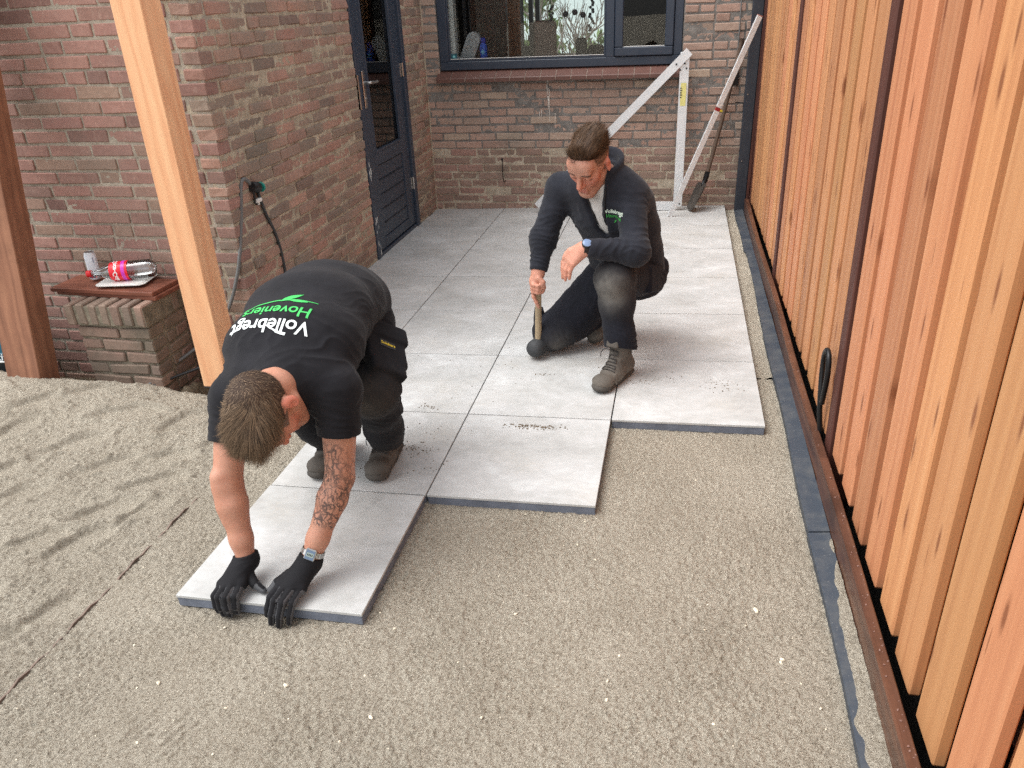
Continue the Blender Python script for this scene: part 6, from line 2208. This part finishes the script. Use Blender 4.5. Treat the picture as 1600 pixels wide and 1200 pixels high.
# ------------------------------------------------------------------ man kneeling with the mallet
def man_mallet():
    A = np.array
    P = lambda *q: A(q, float)
    fw = A((-.32, -.95, 0.0)); fw /= np.linalg.norm(fw)
    spine = [(P(1.812, 2.01, .375), .150, .118), (P(1.800, 1.975, .48), .146, .108), (P(1.780, 1.925, .60), .156, .110), (P(1.745, 1.870, .712), .168, .114), (P(1.712, 1.825, .808), .142, .086)]
    side = A((.95, -.32, 0))
    shL, elL, wrL = P(1.838, 1.775, .775), P(1.868, 1.590, .585), P(1.665, 1.548, .612)
    shR, elR, wrR = P(1.525, 1.885, .785), P(1.445, 1.825, .575), P(1.424, 1.760, .432)
    hipL, knL, anL = P(1.890, 2.00, .345), P(1.785, 1.620, .462), P(1.806, 1.595, .115)
    hipR, knR, anR = P(1.735, 2.01, .345), P(1.465, 1.868, .105), P(1.755, 2.075, .150)
    nb = P(1.708, 1.795, .852)
    hc = P(1.672, 1.712, .928)
    HM = frame((-.34, -.74, -.60), (-.10, -.56, .82))
    HS = 1.02
    lo, hi = (1.26, 1.30, -.05), (2.16, 2.34, 1.14)
    H0, H1 = P(1.428, 1.742, .425), P(1.402, 1.800, .052)          # mallet handle
    Hd = H1 - H0
    Hz = lambda z: H0 + Hd * ((H0[2] - z) / (H0[2] - H1[2]))

    v = Vol(lo, hi, .0040)
    add_torso(v, spine, side, -.014)
    for a in (shL, shR): v.cap(spine[-1][0], a, .065, .052, .04)
    add_arm(v, shL, elL, wrL); add_arm(v, shR, elR, wrR)
    add_leg(v, hipL, knL, anL, -.014); add_leg(v, hipR, knR, anR, -.014)
    v.chain([spine[-1][0], nb, hc + HM @ A((0, -.030, -.06))], [.070, .058, .056], .03)
    add_head(v, hc, HM, HS)
    # right hand closed round the handle
    v.cap(wrR, Hz(.395) + P(-.012, -.002, 0), .0265, .024, .02)
    v.cap(Hz(.405) + P(-.024, .0, 0), Hz(.352) + P(-.022, .004, 0), .017, .014, .014)
    for i, z in enumerate((.392, .374, .357)):
        h = Hz(z)
        v.chain([h + P(-.027, -.006, .004), h + P(-.020, -.029, 0), h + P(.004, -.034, -.004), h + P(.022, -.022, -.006)], [.0098, .0092, .0086, .0078], .004)
    h = Hz(.345)
    v.chain([h + P(-.024, -.006, .006), h + P(-.018, -.026, -.014), h + P(-.006, -.026, -.042), h + P(.002, -.020, -.066)], [.0098, .0092, .0084, .0074], .004)
    v.chain([Hz(.418) + P(.004, -.012, 0), Hz(.400) + P(.024, -.018, 0), Hz(.372) + P(.027, -.012, 0), Hz(.352) + P(.024, -.008, 0)], [.014, .0118, .0100, .0085], .008)
    # left hand hanging loose over the knee
    d = P(-.80, -.02, -.60); d /= np.linalg.norm(d)
    sd = np.cross(d, P(0, 1, 0)); sd /= np.linalg.norm(sd)          # across the knuckles, up-left
    sdd = P(.42, -.55, -.55); sdd -= d * (sdd @ d); sdd /= np.linalg.norm(sdd)
    kn0 = wrL + d * .078
    for i in range(4):
        off = (i - 1.5) * .0195
        k_ = kn0 + sdd * off + d * (.006 - .004 * abs(i - 1.2))
        v.cap(wrL + d * .008 + sdd * off * .45, k_, .020, .0130, .014)
        d1 = d * .80 + P(.10, .02, -.60); d1 /= np.linalg.norm(d1); d2 = d * .45 + P(.22, .04, -.85); d2 /= np.linalg.norm(d2)
        L1 = (.040, .045, .042, .032)[i]
        p1 = k_ + d1 * L1; p2 = p1 + d2 * L1 * .62; p3 = p2 + d2 * L1 * .45
        v.chain([k_, p1, p2, p3], [.0106, .0094, .0085, .0072], .0035)
    v.chain([wrL + d * .02 - sdd * .018, wrL + d * .055 - sdd * .040 + P(0, -.01, -.008), wrL + d * .085 - sdd * .042 + P(0, -.014, -.018)], [.0155, .0120, .0088], .01)
    base = s(198, 150, 130)[:3]
    def tint(V):
        c = head_tint(V, hc, HM, HS, base, .22)
        L = (V - hc) @ HM / HS
        hl = sstep(.010, .035, L[:, 2] - .35 * np.maximum(0, L[:, 1] - .0) - .02 * (np.abs(L[:, 0]) < .05)) * sstep(.060, .030, L[:, 1]) * (np.linalg.norm(L, axis=1) < .16)
        hl = np.maximum(hl, sstep(-.045, -.01, L[:, 2]) * sstep(.004, -.03, L[:, 1]) * (np.linalg.norm(L, axis=1) < .16))
        ear = (np.abs(L[:, 0]) > .0715) & (L[:, 1] > -.04) & (L[:, 1] < .02) & (L[:, 2] < .03)
        hl = np.where(ear, 0, hl) * .72
        c[:, :3] = c[:, :3] * (1 - hl[:, None]) + A(s(96, 76, 64)[:3]) * hl[:, None]
        hand = np.minimum(np.linalg.norm(V - wrL, axis=1), np.linalg.norm(V - wrR, axis=1)) < .18
        c[hand, :3] = c[hand, :3] * .7 + A(s(214, 148, 124)[:3]) * .3
        return c
    body, BV, BF = garment('person', v, MAT['skin'], None, (), .0006, .0, 25, 1, {'tint': tint, 'ink': lambda V: np.zeros(len(V))})
    tag(body, 'man in dark fleece jacket kneeling on the tiles, holding a mallet', 'person')

    # ---- grey T-shirt showing in the open jacket
    v = Vol((1.45, 1.55, .45), (2.0, 2.05, .95), .0046)
    add_torso(v, spine, side, .004)
    v.cap(spine[-1][0], nb + (0, 0, -.02), .078, .066, .03)
    v.cut(nb + (0, 0, .004) + fw * .02, A((fw[0] * .55, fw[1] * .55, .85)), .004)
    v.chain([nb + P(0, 0, -.004) + fw * .012 + A((math.cos(t) * .064, math.sin(t) * .060, -.030 * math.cos(t - math.atan2(fw[1], fw[0])))) for t in np.linspace(0, 2 * math.pi, 25)], [.0062] * 25, .005)
    garment('t_shirt', v, MAT['tee'], body, [((1.72, 1.74, .70), (.3, 0, 1), 18, .005, .10)], .0015, 0, 4, 2)

    # ---- fleece jacket
    v = Vol(lo, hi, .0046)
    add_torso(v, spine, side, .018, .06)
    v.ecap(spine[0][0] + (0, 0, -.01), spine[1][0], .168, .140, .160, .122, side, .04)
    for sh in (shL, shR): v.cap(spine[-1][0] + (0, 0, -.01), sh, .082, .064, .05)
    sv = Vol(lo, hi, .0046)
    for sh, el, wr in ((shL, elL, wrL), (shR, elR, wrR)):
        ax = (wr - el) / np.linalg.norm(wr - el)
        sv.cap(sh, el, .066, .056, .03)
        sv.ell(el, (.058,) * 3, None, .03)
        sv.cap(el, wr - ax * .03, .055, .042, .03)
        sv.cap(wr - ax * .060, wr - ax * .012, .0385, .0370, .008)
        sv.cut(wr - ax * .012, ax, .003, wr - .06, wr + .075)
        sv.cap(wr - ax * .03, wr + ax * .05, .0300, .0300, .003, 'sub')
    kk = .035; hh = np.clip(.5 + .5 * (v.d - sv.d) / kk, 0, 1); v.d = v.d * (1 - hh) + sv.d * hh - kk * hh * (1 - hh)
    # standing collar, open at the front
    ang0 = math.atan2(fw[1], fw[0])
    for hgt, rad in ((.0, .084), (.020, .083), (.040, .085), (.058, .089)):
        pts = [nb + P(0, 0, -.012 + hgt) - fw * .004 + A((math.cos(ang0 + t) * rad, math.sin(ang0 + t) * rad, -.040 * math.cos(t) + .012)) for t in np.linspace(.42, 2 * math.pi - .42, 24)]
        v.chain(pts, [.011] * 24, .010)
    # opening down the chest
    f3 = fw
    v.chain([nb + f3 * .10 + P(0, 0, .03), spine[-1][0] + f3 * .125 + P(.0, 0, -.02), spine[3][0] + f3 * .165 + P(-.004, 0, -.03), spine[2][0] + f3 * .165 + P(.004, 0, .02)], [.066, .056, .042, .018], .006, 'sub')
    v.cap(nb - P(0, 0, .05), nb + P(-.01, -.02, .10), .066, .066, .008, 'sub')
    v.cut(spine[0][0] + P(0, 0, -.075), (0, -.25, -1), .005, spine[0][0] - .25, spine[0][0] + (.25, .25, -.0))
    sp = [(elR + (0, 0, .04), (0, .2, 1), 30, .010, .10), ((elR + wrR) / 2, wrR - elR, 34, .010, .09), (elL + (0, .02, .03), (0, .5, 1), 24, .010, .10), ((elL + wrL) / 2, wrL - elL, 26, .009, .10), (shL + (0, -.02, -.07), (.3, .3, 1), 22, .010, .10),
          (shR + (0, -.02, -.08), (.2, .2, 1), 24, .009, .10), (spine[1][0] + fw * .1, (.2, 0, 1), 18, .009, .14), ((1.80, 1.78, .64), (.6, .1, 1), 18, .007, .10), ((1.62, 1.85, .66), (-.6, 0, 1), 18, .007, .10)]
    jk, JV, JF = garment('fleece_jacket', v, MAT['fleece'], body, sp, .0026, .0006, 19, 2)
    jb = BVHTree.FromPolygons([tuple(x) for x in JV], [tuple(int(i) for i in q) for q in JF])
    # zip edges along the opening
    for q, dx in ((1, .040), (-1, -.040)):
        pts = []
        for t in np.linspace(0, 1, 14):
            c = (nb + P(0, 0, -.03)) * (1 - t) + (spine[2][0] + P(0, 0, .015)) * t + side * (q * (.058 * (1 - t) + .010 * t)) + fw * .25
            h = jb.ray_cast(Vector(c), Vector(-fw))
            if h[0] is not None: pts.append(h[0] + h[1] * .002)
        if len(pts) > 3:
            b = MB(); b.tube(pts, .0032, 6); b.build('zip_edge', MAT['black'], jk, smooth=True)
    # small print on the chest
    og = Vector(spine[3][0] + side * .085 + P(0, 0, .012)) + Vector(fw) * .3
    ex = -Vector(side) * -1.0; ey = Vector((0, 0, 1))
    wrap_text(jk, 'Vollebregt', .0235, og, ex, ey, -Vector(fw), jb, simple('chest_print_white', s(210, 226, 210), .7), bold=.0006, off=.0034, maxl=.003, arc=1.2)
    wrap_text(jk, 'Hoveniers', .021, og - ey * .020, ex, ey, -Vector(fw), jb, simple('chest_print_green', s(52, 158, 66), .7), bold=.0006, off=.0034, maxl=.003, arc=1.2)
    VV, FF = split_long([(-.012, -.052, 0), (-.004, -.040, 0), (.010, -.034, 0), (.0, -.046, 0)], [(0, 1, 3), (1, 2, 3)], .012)
    wrap_text(jk, '', 0, og, ex, ey, -Vector(fw), jb, bpy.data.materials['chest_print_green'], VF=(VV, FF), off=.002, name='leaf_print')

    # ---- trousers
    v = Vol(lo, hi, .0050)
    v.ecap(spine[0][0] + (0, 0, -.03), spine[1][0] + (0, 0, -.02), .150, .122, .140, .10, side, .05)
    add_leg(v, hipL, knL, anL + (anL - knL) * .02, .018)
    add_leg(v, hipR, knR, anR, .026)
    v.cap(hipR + (0, 0, -.03), knR + (.06, .01, .02), .105, .080, .03)
    v.ell(knL + (-.01, -.02, .0), (.078, .074, .082), None, .03); v.ell(knR + (-.012, -.006, -.004), (.082, .078, .076), None, .03)
    v.cap(anL + (.006, .012, .03), anL + (0, 0, .10), .070, .062, .03)
    v.cut(anL + (0, 0, .028), (-.1, -.45, -1), .004, anL - .16, anL + (.16, .16, .10))
    v.cut((0, 0, .014), (0, 0, -1))
    M = frame((-.2, -.9, .2), (0, 0, 1))
    v.rbox(knR + P(-.070, .015, .075), (.030, .022, .040), frame((-.9, -.2, .1), (.3, 0, 1)), .010, .008)
    v.rbox(hipL + (knL - hipL) * .35 + P(.085, .0, -.01), (.020, .085, .060), frame((-.3, -.9, .2), (0, .2, 1)), .012, .010)
    v.ell(hipL + P(.07, .03, .035), (.045, .05, .05), None, .02)
    dust = lambda V: np.clip(1.15 * np.exp(-((V - (knL + P(-.02, -.085, -.03))) ** 2).sum(1) / .075 ** 2) + .5 * np.exp(-((V - (knR + P(.03, -.08, -.05))) ** 2).sum(1) / .07 ** 2) + .02, 0, 1)
    sp = [(knL + (0, .05, -.08), (0, .3, 1), 24, .010, .10), (anL + (0, 0, .08), (0, 0, 1), 26, .012, .09), ((hipR + knR) / 2, (1, .3, .4), 16, .010, .14), (knR + (.06, 0, 0), (1, .2, .3), 22, .010, .10), (hipL + (0, -.05, -.03), (.2, 1, .4), 18, .012, .13), (knL + (0, .05, .0), (.2, 1, .3), 22, .009, .09)]
    garment('trousers', v, MAT['trousers_navy'], body, sp, .0030, 0, 33, 2, {'dust': dust})

    boot(body, anL + (0, 0, .0), (1.722, 1.425, .0), (1.850, 1.672, .0), seed=13, dustw=1.0)
    boot(body, anR, (1.652, 1.955, .004), (1.792, 2.110, .165), seed=17, dustw=.8, tongue=False)
    axL = (wrL - elL) / np.linalg.norm(wrL - elL)
    watch(body, wrL - axL * .004, axL, (-.10, -.62, .75), False, .0305)

    # ---- hair swept back on top, clipped at the sides
    W = lambda x, y, z: hc + HS * (HM @ A((x, y, z)))
    hv = Vol(hc - .18, hc + .20, .0034)
    hv.ell(W(0, -.020, .054), (.069, .090, .076), HM, .01)
    hv.ell(W(.0, .034, .092), (.054, .046, .026), HM, .03)
    hv.ell(W(0, -.032, .098), (.050, .060, .024), HM, .03)
    hv.cut(W(0, .0, .052), -HM[:, 2] - .35 * HM[:, 1] * -1.0, .012)
    hv.ell(W(0, .128, .030), (.10, .050, .060), HM, .012, 'sub')
    hair, HV, HF = garment('hair', hv, MAT['hair'], body, (), .002, .001, 3, 2)
    HN = vert_normals(HV, HF)
    rg = np.random.default_rng(15)
    pool = np.argwhere((((HV - hc) @ HM)[:, 2] > .045)).ravel()
    pick = rg.choice(pool, 11000)
    bp = HV[pick] + rg.normal(0, .002, (len(pick), 3)); nn = HN[pick]
    Lp = (bp - hc) @ HM
    cl = np.stack([vnoise(Lp[:, 0] * 90, Lp[:, 1] * 30, Lp[:, 2] * 60, q) for q in (1, 2, 3)], 1)
    flow = np.tile(A((.30, -1.0, .26)), (len(pick), 1)) + .50 * cl + rg.normal(0, .08, (len(pick), 3))
    front = sstep(.045, .075, Lp[:, 1])
    flow += front[:, None] * A((-.55, .55, .55))
    flow[:, 0] += .5 * np.sign(Lp[:, 0]) * sstep(.03, .06, np.abs(Lp[:, 0]))
    dw = flow @ HM.T
    dw /= np.linalg.norm(dw, axis=1, keepdims=True)
    dw = dw - nn * np.minimum(0, (dw * nn).sum(1, keepdims=True)) * 1.0; dw /= np.linalg.norm(dw, axis=1, keepdims=True)
    ln = (.027 + .016 * front) * rg.uniform(.6, 1.25, len(pick))
    strands('hair_strands', bp - nn * .003, dw, ln, hair, hair_strand_mat('hair_strand_dark', s(38, 27, 20), s(100, 76, 56)), .0012, 4, None, {'n': nn, 'l': .08 + .14 * front}, 2)
    # stubbly clipped sides
    Lb = (BV - hc) @ HM / HS
    BN = vert_normals(BV, BF)
    sel = (np.linalg.norm(Lb, axis=1) < .15) & (Lb[:, 2] > .0 + .5 * np.maximum(0, Lb[:, 1] + .02)) & (Lb[:, 2] < .085) & (Lb[:, 1] < .045) & ~((np.abs(Lb[:, 0]) > .0715) & (Lb[:, 2] < .03) & (Lb[:, 1] > -.04))
    pool = np.argwhere(sel).ravel()
    if len(pool):
        pick = rg.choice(pool, 5000)
        bp = BV[pick] + rg.normal(0, .0016, (len(pick), 3)); nn = BN[pick]
        L2 = (bp - hc) @ HM
        dw = np.tile(A((0, -.6, -.35)), (len(pick), 1)) + rg.normal(0, .2, (len(pick), 3))
        dw = dw @ HM.T; dw -= nn * (dw * nn).sum(1, keepdims=True) * .8; dw /= np.linalg.norm(dw, axis=1, keepdims=True)
        strands('clipped_hair', bp, dw, (.004 + .008 * sstep(.03, .08, L2[:, 2])) * rg.uniform(.7, 1.2, len(pick)), hair, bpy.data.materials['hair_strand_dark'], .0008, 2, None, {'n': nn, 'l': np.full(len(pick), .2)}, 3)

    # ---- the mallet itself
    ml = empty('rubber_mallet'); tag(ml, 'rubber mallet with a wooden handle held upright by the kneeling man', 'mallet')
    b = MB()
    b.tube([H0 + (0, 0, -.004), H0 - (0, 0, .01), Hz(.30), Hz(.18), Hz(.075)], [.0110, .0140, .0145, .0155, .0165], 14)
    b.build('handle', simple('mallet_wood', s(158, 140, 112), .6, var=.2), ml, smooth=True)
    ax = Vector((-.42, -.86, -.05)).normalized()
    q = ax.to_track_quat('Z', 'Y').to_matrix().to_4x4(); q.translation = Vector(Hz(.058)) + Vector((.006, .0, .0))
    b = MB(); b.lathe([(.004, -.066), (.030, -.064), (.040, -.056), (.0435, -.042), (.0435, .030), (.0425, .046), (.036, .060), (.022, .069), (.002, .072)], 32, M=q)
    smooth_by_angle(b.build('mallet_head', MAT['rubber'], ml), 50)
    b = MB(); b.lathe([(.0440, -.034), (.0446, -.030), (.0440, -.026)], 32, M=q, cap=False); b.build('head_ring', simple('ring_grey', s(120, 120, 118), .6), ml, smooth=True)
    return body


man_mallet()
